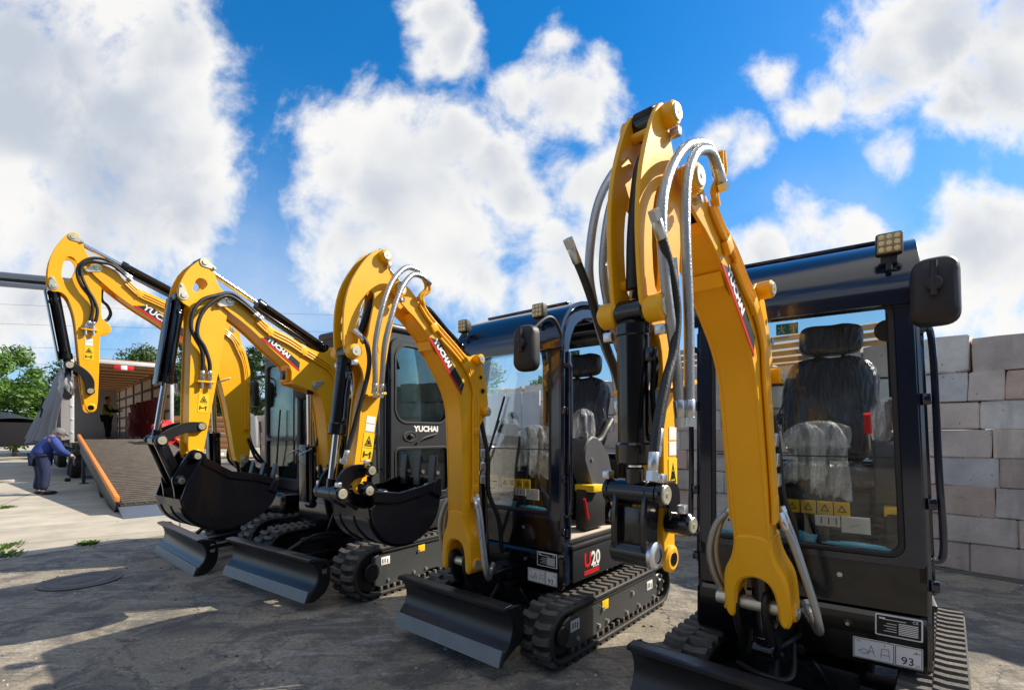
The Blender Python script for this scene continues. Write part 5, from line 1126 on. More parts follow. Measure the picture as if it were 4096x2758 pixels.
def trailer():
    t = thing('semi_trailer', 'curtain-sided trailer with open rear doors at the top of the loading ramp', 'trailer', (-13.45, 15.05, 0), R(135))
    W, Lh, zf, zt = 2.55, 13.4, 1.18, 3.78
    alu = paint('trailer_frame_alu', (.62, .62, .61), .5, metal=.2, var=.1, dust=.2)
    g = G(); g.box((Lh/2, -W/2, zf-.08), (Lh, W, .16), bev=.01); g.box((Lh/2, -W/2, zf-.3), (Lh, 1.0, .3), bev=.02); g.box((.1, -W/2, zf-.28), (.14, W, .22), bev=.01); g.build('chassis', SAT, t)
    g = G(); g.box((Lh/2, -W/2, zf+.012), (Lh, W-.1, .02), bev=0); g.build('floor', paint('plywood_floor', (.16, .12, .09), .7, var=.3), t)
    g = G(); g.box((0, 0, (zf+zt)/2), (.12, .10, zt-zf), bev=.01); g.box((0, -W, (zf+zt)/2), (.12, .10, zt-zf), bev=.01); g.box((.0, -W/2, zt-.05), (.14, W-.1, .12), bev=.01)
    for k in range(6): g.box((-.07, 0, 1.5+k*.4), (.03, .05, .05), bev=.006)
    g.build('rear_frame', alu, t)
    g = G(); g.box((Lh/2, -W/2, zt+.03), (Lh, W, .04), bev=.005)
    for y in (-.02, -W+.02): g.box((Lh/2, y, zt-.08), (Lh, .06, .14), bev=.006)
    for k in range(11): g.box((.6+k*1.2, -W/2, zt-.05), (.05, W-.1, .06), bev=.004)
    g.build('roof', paint('tarp_roof_tan', (.48, .33, .20), .7, var=.1), t)
    g = G(); g.box((Lh, -W/2, (zf+zt)/2), (.06, W, zt-zf), bev=.005); g.build('front_wall', paint('pale_front_wall', (.36, .37, .35), .6, var=.08), t)
    g = G(); g.box((Lh/2, -W+.0, zf+.2), (Lh, .03, .36), bev=.004)
    for z in (1.75, 2.25, 2.75, 3.2): g.box((Lh/2, -W+.03, z), (Lh-.2, .025, .1), bev=.004)
    for k in range(6): g.box((1.2+k*2.2, -W+.02, (zf+zt)/2), (.10, .06, zt-zf), bev=.006)
    g.build('side_rails', paint('side_rail_dark', (.10, .09, .085), .6), t)
    g = G(); cur = []; b = bmesh.new(); nx = 160
    for i in range(nx): 
        x = i/(nx-1)*Lh; y = -W-.02+.02*math.sin(x*7)+.012*math.sin(x*19); cur.append([b.verts.new((x, y+.02*math.sin(x*3+z), z)) for z in (1.0, 1.6, 2.3, 3.0, zt)])
    for A, B in zip(cur, cur[1:]):
        for k in range(4): b.faces.new((A[k], B[k], B[k+1], A[k+1]))
    r = bmesh.ops.extrude_face_region(b, geom=b.faces[:]); bmesh.ops.translate(b, vec=(0, -.006, 0), verts=[v for v in r['geom'] if isinstance(v, bmesh.types.BMVert)])
    g._add(b, 0); g.build('side_curtain', paint('cream_curtain', (.55, .49, .42), .6, var=.08), t, 80)
    # grey left-hand curtain pulled loose: hangs in heavy folds and flares out at the bottom
    b = bmesh.new(); cur = []; nx, nz = 90, 14
    for i in range(nx):
        u = i/(nx-1); x = .05+u*7.5; col = []
        for k in range(nz):
            w = k/(nz-1); z = zt-.05-(zt-1.22)*w*(1-.02*math.sin(x*3)); fl = (.06+.62*w**1.2*min(1, u*1.5+.04))
            y = .06+fl+(.07+.20*w)*math.sin(x*5.1+1.3*math.sin(x*1.7)+w*1.2)*min(1, .3+w)
            col.append(b.verts.new((x-.4*w*u, y, z+.10*math.sin(x*2.3)*w)))
        cur.append(col)
    for A, B in zip(cur, cur[1:]):
        for k in range(nz-1): b.faces.new((A[k], A[k+1], B[k+1], B[k]))
    r = bmesh.ops.extrude_face_region(b, geom=b.faces[:]); bmesh.ops.translate(b, vec=(0, -.02, 0), verts=[v for v in r['geom'] if isinstance(v, bmesh.types.BMVert)])
    g = G(); g._add(b, 0)
    for x, z in ((1.2, 2.5), (2.3, 2.2)): g.tube([(x, .62, z), (x+.1, .66, z+.12), (x+.25, .6, z+.05), (x+.3, .65, z-.2)], .025, mi=1)
    o = g.build('loose_curtain', [paint('grey_tarpaulin', (.155, .15, .16), .65, var=.1, dust=.1), HOSE], t, 80); 
    for x in (1.6, 8.9, 10.2, 11.5):
        for y in (-.16, -W+.16):
            g = G(); g.cyl((x, y-.15, .5), (x, y+.15, .5), .5, n=34, bev=.05); g.cyl((x, y-.16, .5), (x, y+.16, .5), .27, n=22, mi=1, bev=.02); g.build('wheel', [RUB, GREY], t)
    g = G(); g.box((.7, -.25, .72), (1.1, .35, .55), bev=.03); g.tube([(-.02, -.1, 1.05), (-.05, .05, .6), (-.04, .1, .2)], .03); g.box((-.04, .1, .06), (.14, .14, .1), bev=.02); g.bar((-.04, .1, .3), (.7, .0, .8), .04, .04); g.build('underrun_box', SAT, t)
    g = G(); g.box((-.085, -W+1.3, zt-.20), (.02, .5, .14), bev=.004); g.box((-.09, -W+1.3, zt-.20), (.02, .16, .14), bev=.004, mi=1); g.build('flag_strip', [RED, WHT], t)
    return t
tr_ = trailer()
for o in tr_.children:
    if o.name.split('.')[0] in ('roof', 'side_curtain'):
        nt = o.data.materials[0].node_tree; b = nt.nodes['Principled BSDF']; tl = nt.nodes.new('ShaderNodeBsdfTranslucent'); tl.inputs[0].default_value = (.75, .55, .36, 1) if o.name.startswith('roof') else (.6, .5, .42, 1)
        ms = nt.nodes.new('ShaderNodeMixShader'); ms.inputs[0].default_value = .28; nt.links.new(b.outputs[0], ms.inputs[1]); nt.links.new(tl.outputs[0], ms.inputs[2]); nt.links.new(ms.outputs[0], nt.nodes['Material Output'].inputs[0])
strap = None
for k in range(19):
    x = .9+k*.36
    if strap is None:
        g = G(); b = bmesh.new(); cols = []
        for i in range(15):
            w = i/14; cols.append([b.verts.new((.13*s+.025*math.sin(w*5+s), .05*math.sin(w*7+s*2)+.03*s, 1.62-1.35*w)) for s in (-1, -.5, 0, .5, 1)])
        for A, B in zip(cols, cols[1:]):
            for j in range(4): b.faces.new((A[j], A[j+1], B[j+1], B[j]))
        r = bmesh.ops.extrude_face_region(b, geom=b.faces[:]); bmesh.ops.translate(b, vec=(0, -.025, 0), verts=[v for v in r['geom'] if isinstance(v, bmesh.types.BMVert)])
        strap = g._add(b, 0).build('lashing_strap', paint('dark_red_webbing', (.20, .018, .022), .75, var=.4, scale=12), None, 80); o = strap
    else:
        o = strap.copy(); COL.objects.link(o)
    o.matrix_world = Mx.Translation((-13.45, 15.05, 0)) @ Mx.Rotation(R(135), 4, 'Z') @ Mx.Translation((x, -2.36+.02*(k % 3), 1.14)) @ Mx.Rotation(.12*math.sin(k*2.1), 4, 'Z')
    o.scale = (1, 1, .86+.14*math.sin(k*1.7)); o['group'] = 'dark red lashing straps along the inside wall of the trailer'
    tag(o, 'one of the dark red lashing straps hanging along the right inside wall of the trailer', 'strap')

# ------------------------------------------------------------------ people
def skin(name, verts, edges, rad, m, parent=None, sub=2):
    me = bpy.data.meshes.new('s'); me.from_pydata([V(v) for v in verts], edges, []); o = bpy.data.objects.new('s', me); COL.objects.link(o)
    mod = o.modifiers.new('k', 'SKIN'); mod.use_smooth_shade = True; mod.branch_smoothing = .6
    for d, r in zip(me.skin_vertices[0].data, rad): d.radius = r if isinstance(r, tuple) else (r, r)
    me.skin_vertices[0].data[0].use_root = True
    s = o.modifiers.new('s', 'SUBSURF'); s.levels = sub; s.render_levels = sub
    dg = bpy.context.evaluated_depsgraph_get(); dg.update(); ev = o.evaluated_get(dg); nm = bpy.data.meshes.new_from_object(ev)
    bpy.data.objects.remove(o); bpy.data.meshes.remove(me); nm.name = name; nm.materials.clear(); nm.materials.append(m)
    nm.polygons.foreach_set('use_smooth', [True]*len(nm.polygons))
    r = bpy.data.objects.new(name, nm); COL.objects.link(r)
    if parent: r.parent = parent
    return r
SKN = paint('skin', (.50, .30, .21), .5, var=.06)
def hand(g, p, d, s):
    """small hand: palm, four curled fingers and a thumb"""
    p, d = V(p), V(d).normalized(); n = d.cross(V((0, 0, 1))).normalized(); u = n.cross(d)
    g.blob(p+d*.045, (.045, .035, .04), .05, 2, sub=2)
    for k in range(4):
        q = p+d*.08+n*(k-1.5)*.018; l = (.065, .075, .07, .055)[k]
        g.tube([q, q+d*l*.5, q+d*l*.85-u*.02, q+d*l*.9-u*.045], .0085, n=6, sm=3)
    q = p+d*.03+n*s*.035; g.tube([q, q+n*s*.02+d*.03, q+n*s*.015+d*.06-u*.01], .0095, n=6, sm=3)
def person(loc, rz, label, pose, mats):
    P = pose; t = thing('person', label, 'person', loc, rz)
    J = P['j']; names = ['pel', 'sp1', 'sp2', 'nk', 'hd0', 'hd', 'shL', 'elL', 'wrL', 'shR', 'elR', 'wrR', 'hpL', 'knL', 'anL', 'toL', 'hpR', 'knR', 'anR', 'toR']
    vi = {n: i for i, n in enumerate(names)}
    E = [('pel', 'sp1'), ('sp1', 'sp2'), ('sp2', 'nk'), ('nk', 'hd0'), ('hd0', 'hd'), ('sp2', 'shL'), ('shL', 'elL'), ('elL', 'wrL'), ('sp2', 'shR'), ('shR', 'elR'), ('elR', 'wrR'), ('pel', 'hpL'), ('hpL', 'knL'), ('knL', 'anL'), ('anL', 'toL'), ('pel', 'hpR'), ('hpR', 'knR'), ('knR', 'anR'), ('anR', 'toR')]
    rad = dict(pel=.12, sp1=.12, sp2=.125, nk=.055, hd0=.075, hd=.085, sh=.07, el=.045, wr=.032, hp=.09, kn=.06, an=.042, to=.035)
    rr = [rad.get(n, rad.get(n[:2])) for n in names]
    body = skin('body', [J[n] for n in names], [(vi[a], vi[b]) for a, b in E], rr, SKN, t)
    # trousers and jacket: the same skeleton, a little larger
    ln = ['pel', 'hpL', 'knL', 'anL', 'hpR', 'knR', 'anR']; li = {n: i for i, n in enumerate(ln)}
    skin('trousers', [J[n] for n in ln], [(li[a], li[b]) for a, b in (('pel', 'hpL'), ('hpL', 'knL'), ('knL', 'anL'), ('pel', 'hpR'), ('hpR', 'knR'), ('knR', 'anR'))], [.16, .13, .105, .09, .13, .105, .09], mats[0], t)
    jn = ['pel', 'sp1', 'sp2', 'nk', 'shL', 'elL', 'wrL', 'shR', 'elR', 'wrR']; ji = {n: i for i, n in enumerate(jn)}
    lowp = V(J['pel'])-(V(J['sp1'])-V(J['pel'])).normalized()*.09
    q = [tuple(lowp)]+[J[n] for n in jn[1:]]; nkp = V(J['nk'])*.8+V(J['sp2'])*.2; q[3] = tuple(nkp)
    if P.get('vest'):
        skin('shirt', q, [(ji[a], ji[b]) for a, b in (('pel', 'sp1'), ('sp1', 'sp2'), ('sp2', 'nk'), ('sp2', 'shL'), ('shL', 'elL'), ('elL', 'wrL'), ('sp2', 'shR'), ('shR', 'elR'), ('elR', 'wrR'))], [.15, .145, .145, .08, .085, .06, .045, .085, .06, .045], mats[1], t)
        skin('safety_vest', [q[0], q[1], q[2], tuple(nkp*.7+V(J['sp2'])*.3)], [(0, 1), (1, 2), (2, 3)], [.175, .17, .165, .11], mats[2], t)
    else:
        skin('jacket', q, [(ji[a], ji[b]) for a, b in (('pel', 'sp1'), ('sp1', 'sp2'), ('sp2', 'nk'), ('sp2', 'shL'), ('shL', 'elL'), ('elL', 'wrL'), ('sp2', 'shR'), ('shR', 'elR'), ('elR', 'wrR'))], [.235, .215, .195, .09, .115, .09, .065, .115, .09, .065], mats[1], t)
    for s in 'LR':
        g = G(); a, b = V(J['an'+s]), V(J['to'+s]); d = (b-a); d.z = 0; d.normalize(); c = (a+b)/2; c.z = .045
        g.blob(c+d*.02, (.05 if abs(d.y) > .7 else .14, .14 if abs(d.y) > .7 else .05, .05), .05, 1, sub=3); g.build('shoe', PLA, t, 60)
    for s, k in (('L', 1), ('R', -1)): g = G(); hand(g, J['wr'+s], V(J['wr'+s])-V(J['el'+s]), k); g.build('hand', SKN, t, 60)
    h, f = V(J['hd']), V(P['face']).normalized(); sd = f.cross(V((0, 0, 1))).normalized(); up = sd.cross(f)
    M = Mx((f, sd, up)).transposed().to_4x4(); M.translation = h
    g = G(); g.blob((.0, 0, .0), (.098, .077, .118), .03, 1, sub=3); g.blob((.098, 0, -.015), (.022, .014, .024), .05, 2, sub=2); g.blob((.085, 0, -.075), (.02, .03, .02), .05, 2, sub=2)
    for k in (-1, 1): g.blob((-.005, k*.078, -.005), (.022, .01, .032), .05, 3, sub=2); g.blob((.088, k*.03, .022), (.01, .014, .008), 0, 3, mi=1, sub=2)
    g.box((.095, 0, -.052), (.008, .045, .006), bev=.002, mi=2); g.xf(M).build('head', [SKN, BLB, RED], t, 60)
    g = G()
    if P.get('cap'):
        g.lathe((-.01, 0, .03), (0, 0, 1), [(.103, -.03), (.105, .02), (.09, .07), (.05, .098), (0, .104)], 20); g.box((.12, 0, .035), (.11, .13, .012), (0, .15, 0), bev=.005); g.xf(M).build('cap', mats[-1], t, 60)
        g = G(); g.blob((-.04, 0, -.01), (.075, .082, .06), .1, 5); g.xf(M).build('hair', paint('grey_hair', (.25, .24, .23), .8), t, 60)
    else: g.blob((-.03, 0, .04), (.092, .086, .095), .1, 5); g.xf(M).build('hair', paint('dark_hair', (.02, .015, .012), .6), t, 60)
    return t
bent = dict(pel=(0, 0, .88), sp1=(.05, 0, 1.05), sp2=(.13, 0, 1.25), nk=(.20, 0, 1.36), hd0=(.25, 0, 1.40), hd=(.29, 0, 1.43), shL=(.14, .20, 1.28), elL=(.24, .27, .99), wrL=(.42, .16, .93), shR=(.14, -.20, 1.28), elR=(.25, -.27, 1.0), wrR=(.43, -.12, .91),
            hpL=(0, .10, .84), knL=(.05, .12, .47), anL=(-.02, .13, .09), toL=(.12, .15, .05), hpR=(0, -.10, .84), knR=(.04, -.12, .47), anR=(-.01, -.14, .09), toR=(.14, -.17, .05))
_p = person((-11.25, 11.75, .004), R(58), 'person in a blue jacket and dark jeans with a grey cap, stooping beside the trailer', dict(j=bent, face=(.9, 0, -.55), cap=1), [paint('blue_jeans', (.010, .016, .055), .8, var=.5, bump=.3, bscale=30), paint('blue_jacket', (.02, .045, .20), .75, var=.3, bump=.4, bscale=14), paint('grey_cap', (.16, .15, .15), .8)]); _p.scale = (1.15, 1.2, 1.02)
up_ = dict(pel=(0, 0, .95), sp1=(.0, 0, 1.13), sp2=(.01, 0, 1.36), nk=(.03, 0, 1.50), hd0=(.05, 0, 1.57), hd=(.06, 0, 1.64), shL=(.01, .19, 1.40), elL=(.14, .24, 1.15), wrL=(.36, .16, 1.18), shR=(.01, -.19, 1.40), elR=(.16, -.22, 1.16), wrR=(.38, -.10, 1.22),
           hpL=(0, .10, .90), knL=(.04, .11, .50), anL=(-.02, .12, .09), toL=(.12, .13, .05), hpR=(0, -.10, .90), knR=(.07, -.11, .50), anR=(.10, -.12, .09), toR=(.23, -.13, .05))
person((-16.55, 20.1, 1.205), R(20), 'person in a yellow safety vest working inside the open trailer', dict(j=up_, face=(1, 0, -.25), vest=1), [paint('black_trousers', (.012, .012, .014), .8), paint('black_shirt', (.015, .015, .017), .8), paint('hi_vis_yellow', (.48, .60, .06), .6)])

# ------------------------------------------------------------------ odds and ends
t = thing('warehouse', 'dark brick warehouse behind the photographer, mirrored in the windscreens', 'building', (-4, -17, 0), 0)
g = G(); g.box((0, -6, 4.2), (60, 12, 8.4), bev=.03); g.build('wall', paint('dark_brick', (.045, .038, .034), .8, var=.3), t)
g = G(); g.box((0, -6, 8.5), (60.6, 12.6, .25), bev=.03); g.build('roof', paint('roof_edge', (.08, .08, .085), .7), t)
for k in range(9):
    g = G(); g.box((-24+6*k, .02, 4.6), (2.6, .10, 1.6), bev=.02); g.build('window', paint('dark_pane', (.02, .025, .03), .1), t)
t = thing('tarp_trailer', 'dark box trailer under a black tarpaulin far off at the left edge', 'trailer', (-31.5, 27.5, 0), R(-8))
g = G(); g.box((0, 0, 1.45), (9, 2.3, 1.25), bev=.03)
for k in range(10): g.box((-4.4+k*.98, -1.17, 1.4), (.06, .05, 1.2), bev=.005)
for z in (.85, 2.05): g.box((0, -1.17, z), (9, .06, .07), bev=.005)
g.build('body', paint('dark_trailer_side', (.014, .014, .016), .9, var=.3, spec=.1), t)
g = G(); b = bmesh.new(); c = []
for i in range(50):
    x = -4.6+i*.187; c.append([b.verts.new((x, 1.25*math.cos(a), 2.05+.62*math.sin(a)**.7*(1+.03*math.sin(x*2.2+a*3))*(1 if i < 44 else 1-.1*(i-43)) if a not in (0, math.pi) else 1.95)) for a in [math.pi*k/10 for k in range(11)]])
for A, B in zip(c, c[1:]):
    for k in range(10): b.faces.new((A[k], A[k+1], B[k+1], B[k]))
g._add(b, 0); g.build('tarpaulin', paint('black_tarpaulin', (.018, .022, .026), .4, var=.3, bump=.3, bscale=4), t, 70)
for x in (-2.5, 2.6, 3.6):
    g = G(); g.cyl((x, -1.05, .45), (x, -.8, .45), .45, n=26, bev=.05); g.build('wheel', RUB, t)
g = G(); g.box((-34, 33, .1), (30, .5, .2), (0, 0, -.05), bev=.02); k_ = g.build('kerb', paint('pale_kerb', (.5, .49, .47), .85), None); k_['kind'] = 'structure'

t = thing('board_stack', 'stack of brown wooden boards beyond the loading ramp, between the raised arms', 'boards', (-15.2, 23.2, 0), R(10))
g = G()
for k in range(6): g.box((0, 0, .85+k*.26), (5, .6, .24), bev=.02)
g.build('board', paint('brown_boards', (.42, .21, .10), .75, var=.3), t)
g = G()
for x in (-2, 0, 2): g.box((x, 0, .36), (.2, .7, .72), bev=.02)
g.build('bearer', paint('grey_bearer', (.25, .24, .22), .8), t)
g = G(); g.blob((0, 0, .36), (.32, .32, .42), .35, 8, sub=4, freq=2); o = g.build('red_sack', paint('red_cloth', (.55, .012, .02), .65, var=.2, bump=.4, bscale=12), None, 60); o.location = (-10.9, 15.42, 1.08)
tag(o, 'bright red bulging sack on the ramp beside its right orange rail', 'sack')
g = G(); g.lathe((0, 0, 0), (0, 0, 1), [(.40, .006), (.40, .012), (.345, .013), (.34, .008), (.33, .008), (.325, .014), (.22, .016), (.21, .012), (.19, .012), (.18, .016), (0, .017)], 48)
o = g.build('manhole_cover', paint('cast_iron', (.10, .095, .09), .55, metal=.5, var=.3, dust=.3)); o.location = (-4.25, 4.86, 0); o.scale = (.82, .82, 1); tag(o, 'round cast iron manhole cover set in the dark ground at the lower left', 'manhole cover')
# twin steel beam coming in from the left, high up, on its own column outside the picture
t = thing('overhead_gantry', 'grey twin steel beam entering high at the left edge and ending behind the farthest arm', 'gantry', (-16, 9.5, 0))
g = G(); p, q = V((-16, 9.6, 5.0)), V((-8.8, 10.2, 4.50)); p -= V((-16, 9.5, 0)); q -= V((-16, 9.5, 0))
g.bar(p+V((0, 0, .09)), q+V((0, 0, .07)), .10, .12, bev=.01); g.bar(p-V((0, 0, .12)), q-V((0, 0, .10)), .10, .09, bev=.01); g.bar(p-V((0, -.02, .01)), q-V((0, -.02, .01)), .12, .04, bev=.004, mi=1)
g.build('beam', [paint('galvanised_beam', (.30, .31, .33), .45, metal=.4, var=.15), SAT], t); g = G(); g.cyl((0, .1, 0), (0, .1, 5.1), .14, n=20); g.box((0, .1, .02), (.5, .5, .04), bev=.005); g.build('column', GREY, t)
g = G(); g.cyl((-5.3+16, 10.6-9.5, 0), (-5.3+16, 10.6-9.5, .01), .02) if False else None
# overhead cables
cz = [(9.4, 8.3), (7.9, 7.0), (6.0, 5.3), (4.8, 4.2)]
for k, (za, zb) in enumerate([(12.9, 10.9), (11.0, 9.4), (8.9, 7.5), (7.3, 6.2)]):
    P = []
    for i in range(13):
        u = i/12; P.append((-75+62*u, 42+2*u, za+(zb-za)*u-3.0*u*(1-u)*.35+1.1))
    g = G(); g.tube(P, .010, n=6, sm=0); o = g.build('power_cable', HOSE, None); tag(o, ['topmost of the thin overhead cables at the left', 'second thin overhead cable from the top at the left', 'third thin overhead cable from the top at the left', 'lowest of the thin overhead cables, just above the tree at the left'][k], 'cable', 'thin overhead cables crossing the sky at the left')
t = thing('cable_pole', 'slim wooden pole carrying the overhead cables, behind the arms', 'pole', (-13, 44, 0)); g = G(); g.cyl((0, 0, 0), (0, 0, 12.2), .16, .11, n=14); g.build('shaft', paint('pole_wood', (.12, .10, .08), .85), t); g = G(); g.box((0, 0, 11.9), (1.6, .12, .12), bev=.01); g.build('crossarm', paint('arm_wood', (.12, .10, .08), .85), t)

# ------------------------------------------------------------------ greenery
def leaf_mat(name, c, var=.35):
    m, nt, b = nmat(name); N = nt.nodes; L = nt.links
    at = N.new('ShaderNodeAttribute'); at.attribute_name = 'tone'
    mx = N.new('ShaderNodeMix'); mx.data_type = 'RGBA'; c = V(c); mx.inputs[6].default_value = (*(c*(1-var)), 1); mx.inputs[7].default_value = (*(c*(1+var)), 1); L.new(at.outputs['Fac'], mx.inputs[0]); L.new(mx.outputs[2], b.inputs['Base Color'])
    b.inputs['Roughness'].default_value = .55
    tl = N.new('ShaderNodeBsdfTranslucent'); L.new(mx.outputs[2], tl.inputs[0]); ms = N.new('ShaderNodeMixShader'); ms.inputs[0].default_value = .35
    o = N['Material Output']; L.new(b.outputs[0], ms.inputs[1]); L.new(tl.outputs[0], ms.inputs[2]); L.new(ms.outputs[0], o.inputs[0]); return m
BARK = paint('bark', (.10, .08, .06), .9, var=.4, bump=.5, bscale=20)
def tree(name, loc, h, rad, label, mat, n, leaf, seed, trunk=.3, cat='tree', clumps=26, group=None):
    rnd = random.Random(seed); t = thing(name, label, cat, loc, 0, group)
    g = G(); top = h*.72; lean = V((rnd.uniform(-.3, .3), rnd.uniform(-.3, .3), 0))
    base = [(0, 0, -.05), tuple(lean*.3+V((0, 0, h*.3))), tuple(lean*.7+V((0, 0, h*.55))), tuple(lean+V((0, 0, top)))]
    g.tube(base, lambda u: max(.03, .035*h*(1-.8*u)*.6), n=10)
    cs = []
    for k in range(clumps):
        a = rnd.uniform(0, 6.283); u = rnd.random()**.7; z = h*(trunk+(1-trunk)*rnd.random()); prof = math.sin(math.pi*min(1, max(.05, (z/h-trunk*.8)/(1.0-trunk*.72))))**.6
        c = V((math.cos(a)*rad*u*prof, math.sin(a)*rad*u*prof, z)); cs.append((c, rad*rnd.uniform(.22, .42), rnd.random()))
        if k % 2 == 0: s = V(base[1]).lerp(V(base[3]), min(1, max(0, (z/h-.25)))); g.tube([s, s.lerp(c, .5)+V((0, 0, -.1)), c], lambda q: .012*h*.35*(1-.7*q), n=6, sm=3)
    g.build('trunk', BARK, t)
    vs, fs, tn = [], [], []
    for i in range(n):
        c, r, tone = cs[rnd.randrange(len(cs))]
        d = V((rnd.gauss(0, 1), rnd.gauss(0, 1), rnd.gauss(0, 1))).normalized(); p = c+d*r*(rnd.random()**.45)*V((1, 1, .8)).length/1.6
        ax = V((rnd.gauss(0, 1), rnd.gauss(0, 1), rnd.gauss(0, .6))).normalized(); ay = ax.cross(d+V((0, 0, .3))).normalized() if ax.cross(d).length > .05 else V((0, 0, 1))
        l = leaf*rnd.uniform(.6, 1.3); w = l*.42; k = len(vs)
        vs += [p-ax*l*.5, p+ay*w*.5, p+ax*l*.5, p-ay*w*.5]; fs.append((k, k+1, k+2, k+3)); tn.append(min(1, max(0, tone*.7+rnd.random()*.3)))
    me = bpy.data.meshes.new('crown'); me.from_pydata(vs, [], fs); at = me.attributes.new('tone', 'FLOAT', 'FACE'); at.data.foreach_set('value', tn); me.materials.append(mat)
    o = bpy.data.objects.new('crown', me); COL.objects.link(o); o.parent = t; return t
LG = leaf_mat('bright_leaves', (.10, .20, .025)); DG = leaf_mat('deep_leaves', (.035, .085, .022)); MG = leaf_mat('mid_leaves', (.075, .13, .03))
tree('leafy_tree', (-31.8, 31.5, 0), 6.5, 2.1, 'bright green leafy tree at the left edge behind the dark trailer', LG, 9000, .30, 1, .15, clumps=40)
tree('bushy_tree', (-32.5, 36.5, 0), 4.8, 3.0, 'lower bushy green tree just right of the bright tree at the left', LG, 7000, .32, 2, .1, clumps=40)
tree('bushy_tree', (-36.5, 40, 0), 6.5, 3.6, 'dark green bush filling the gap behind the tree at the left edge', DG, 7000, .34, 5, .04, clumps=40)
tree('bushy_tree', (-28.6, 34.5, 0), 5.0, 2.4, 'dark green bush behind the loose grey curtain of the trailer', DG, 6000, .3, 3, .05, clumps=36)
for k, (x, y, h, r, lab, m) in enumerate([(-33, 44, 8.6, 3.2, 'treetop showing above the trailer roof, leftmost of the three', MG), (-27.5, 42, 8.2, 3.2, 'treetop showing above the trailer roof, middle of the three', DG), (-24.5, 41, 8.5, 3.0, 'treetop above the right end of the trailer roof', MG),
        (-20.2, 31.5, 7.2, 2.2, 'dark tree behind the brown boards, seen between the raised arms', DG), (-17.8, 31, 7.0, 1.9, 'dark tree right of the one behind the brown boards', DG)]):
    tree('tall_tree', (x, y, 0), h, r, lab, m, 6500, .34, 20+k, .25, group=None)
tree('thin_tree', (-13.9, 27.5, 0), 6.8, .9, 'slender sparse tree behind the block wall, left of the second cab', MG, 2600, .22, 31, .35)
tree('thin_tree', (-11.9, 27.0, 0), 6.6, 1.2, 'denser tree behind the block wall just above the second cab', MG, 4200, .22, 32, .25)
tree('bushy_tree', (-1.3, 22.5, 0), 4.4, 1.7, 'yellowish green tree behind the wall, seen through the third cab', LG, 5200, .24, 33, .2)
tree('bushy_tree', (1.6, 23, 0), 3.9, 1.5, 'low green tree behind the wall, right one seen through the third cab', LG, 4200, .24, 34, .2)
tree('bushy_tree', (-4.4, 24, 0), 4.4, 1.6, 'green tree behind the wall at the second closed cab', MG, 4200, .24, 35, .2)
def weed(loc, r, n, label, seed):
    rnd = random.Random(seed); vs, fs, tn = [], [], []
    for i in range(n):
        a = rnd.uniform(0, 6.28); q = rnd.random()**.6*r; p = V((math.cos(a)*q, math.sin(a)*q, 0)); d = V((math.cos(a), math.sin(a), rnd.uniform(.5, 1.6))).normalized(); l = rnd.uniform(.03, .085); w = V((-d.y, d.x, 0)).normalized()*rnd.uniform(.008, .02)
        k = len(vs); vs += [p-w*.4, p+w*.4, p+d*l*.6+w, p+d*l-V((0, 0, l*.15)), p+d*l*.6-w]; fs.append((k, k+1, k+2, k+3, k+4)); tn.append(rnd.random())
    me = bpy.data.meshes.new('weed_clump'); me.from_pydata(vs, [], fs); at = me.attributes.new('tone', 'FLOAT', 'FACE'); at.data.foreach_set('value', tn); me.materials.append(leaf_mat('weed_leaves', (.10, .18, .025)))
    o = bpy.data.objects.new('weed_clump', me); COL.objects.link(o); o.location = loc; tag(o, label, 'weed', 'weeds in the joints of the old concrete')
weed((-9.9, 9.6, .004), .16, 90, 'small green weed in the concrete nearest the stooping person', 1)
weed((-5.55, 6.45, .004), .11, 80, 'green weed clump at the edge of the dark ground, right one', 2)
weed((-6.5, 6.25, .004), .24, 130, 'wide flat green weed patch at the left edge by the dark ground', 3)
weed((-6.0, 5.85, .004), .16, 60, 'sparse weeds where the pale concrete meets the dark ground', 4)

# ------------------------------------------------------------------ sky, sun, camera
SUN_EL, SUN_AZ = 39., 14.          # azimuth measured from +X towards +Y
w = bpy.data.worlds.new('World'); scene.world = w; w.use_nodes = True; nt = w.node_tree; N = nt.nodes; L = nt.links; N.clear()
out = N.new('ShaderNodeOutputWorld'); bg = N.new('ShaderNodeBackground'); L.new(bg.outputs[0], out.inputs[0])
sky = N.new('ShaderNodeTexSky'); sky.sky_type = 'NISHITA'; sky.sun_disc = False; sky.sun_elevation = R(SUN_EL); sky.sun_rotation = R(90-SUN_AZ); sky.air_density = 1.0; sky.dust_density = .4; sky.ozone_density = 3.; sky.altitude = 200
tc = N.new('ShaderNodeTexCoord')
def math_(op, a, b=None, c=None, clamp=False):
    n = N.new('ShaderNodeMath'); n.operation = op; n.use_clamp = clamp
    for i, v in enumerate((a, b, c)):
        if v is None: continue
        if isinstance(v, (int, float)): n.inputs[i].default_value = v
        else: L.new(v, n.inputs[i])
    return n.outputs[0]
def mr_(v, a, b, lo=0., hi=1., smooth=True):
    n = N.new('ShaderNodeMapRange'); n.interpolation_type = 'SMOOTHSTEP' if smooth else 'LINEAR'
    for i, q in enumerate((a, b, lo, hi)): n.inputs[i+1].default_value = q
    L.new(v, n.inputs[0]); return n.outputs[0]
sep = N.new('ShaderNodeSeparateXYZ'); L.new(tc.outputs['Generated'], sep.inputs[0])
ay = math_('MAXIMUM', math_('ABSOLUTE', sep.outputs[1]), .05)
cmb = N.new('ShaderNodeCombineXYZ'); L.new(math_('DIVIDE', sep.outputs[0], ay), cmb.inputs[0]); L.new(math_('DIVIDE', sep.outputs[2], ay), cmb.inputs[1])
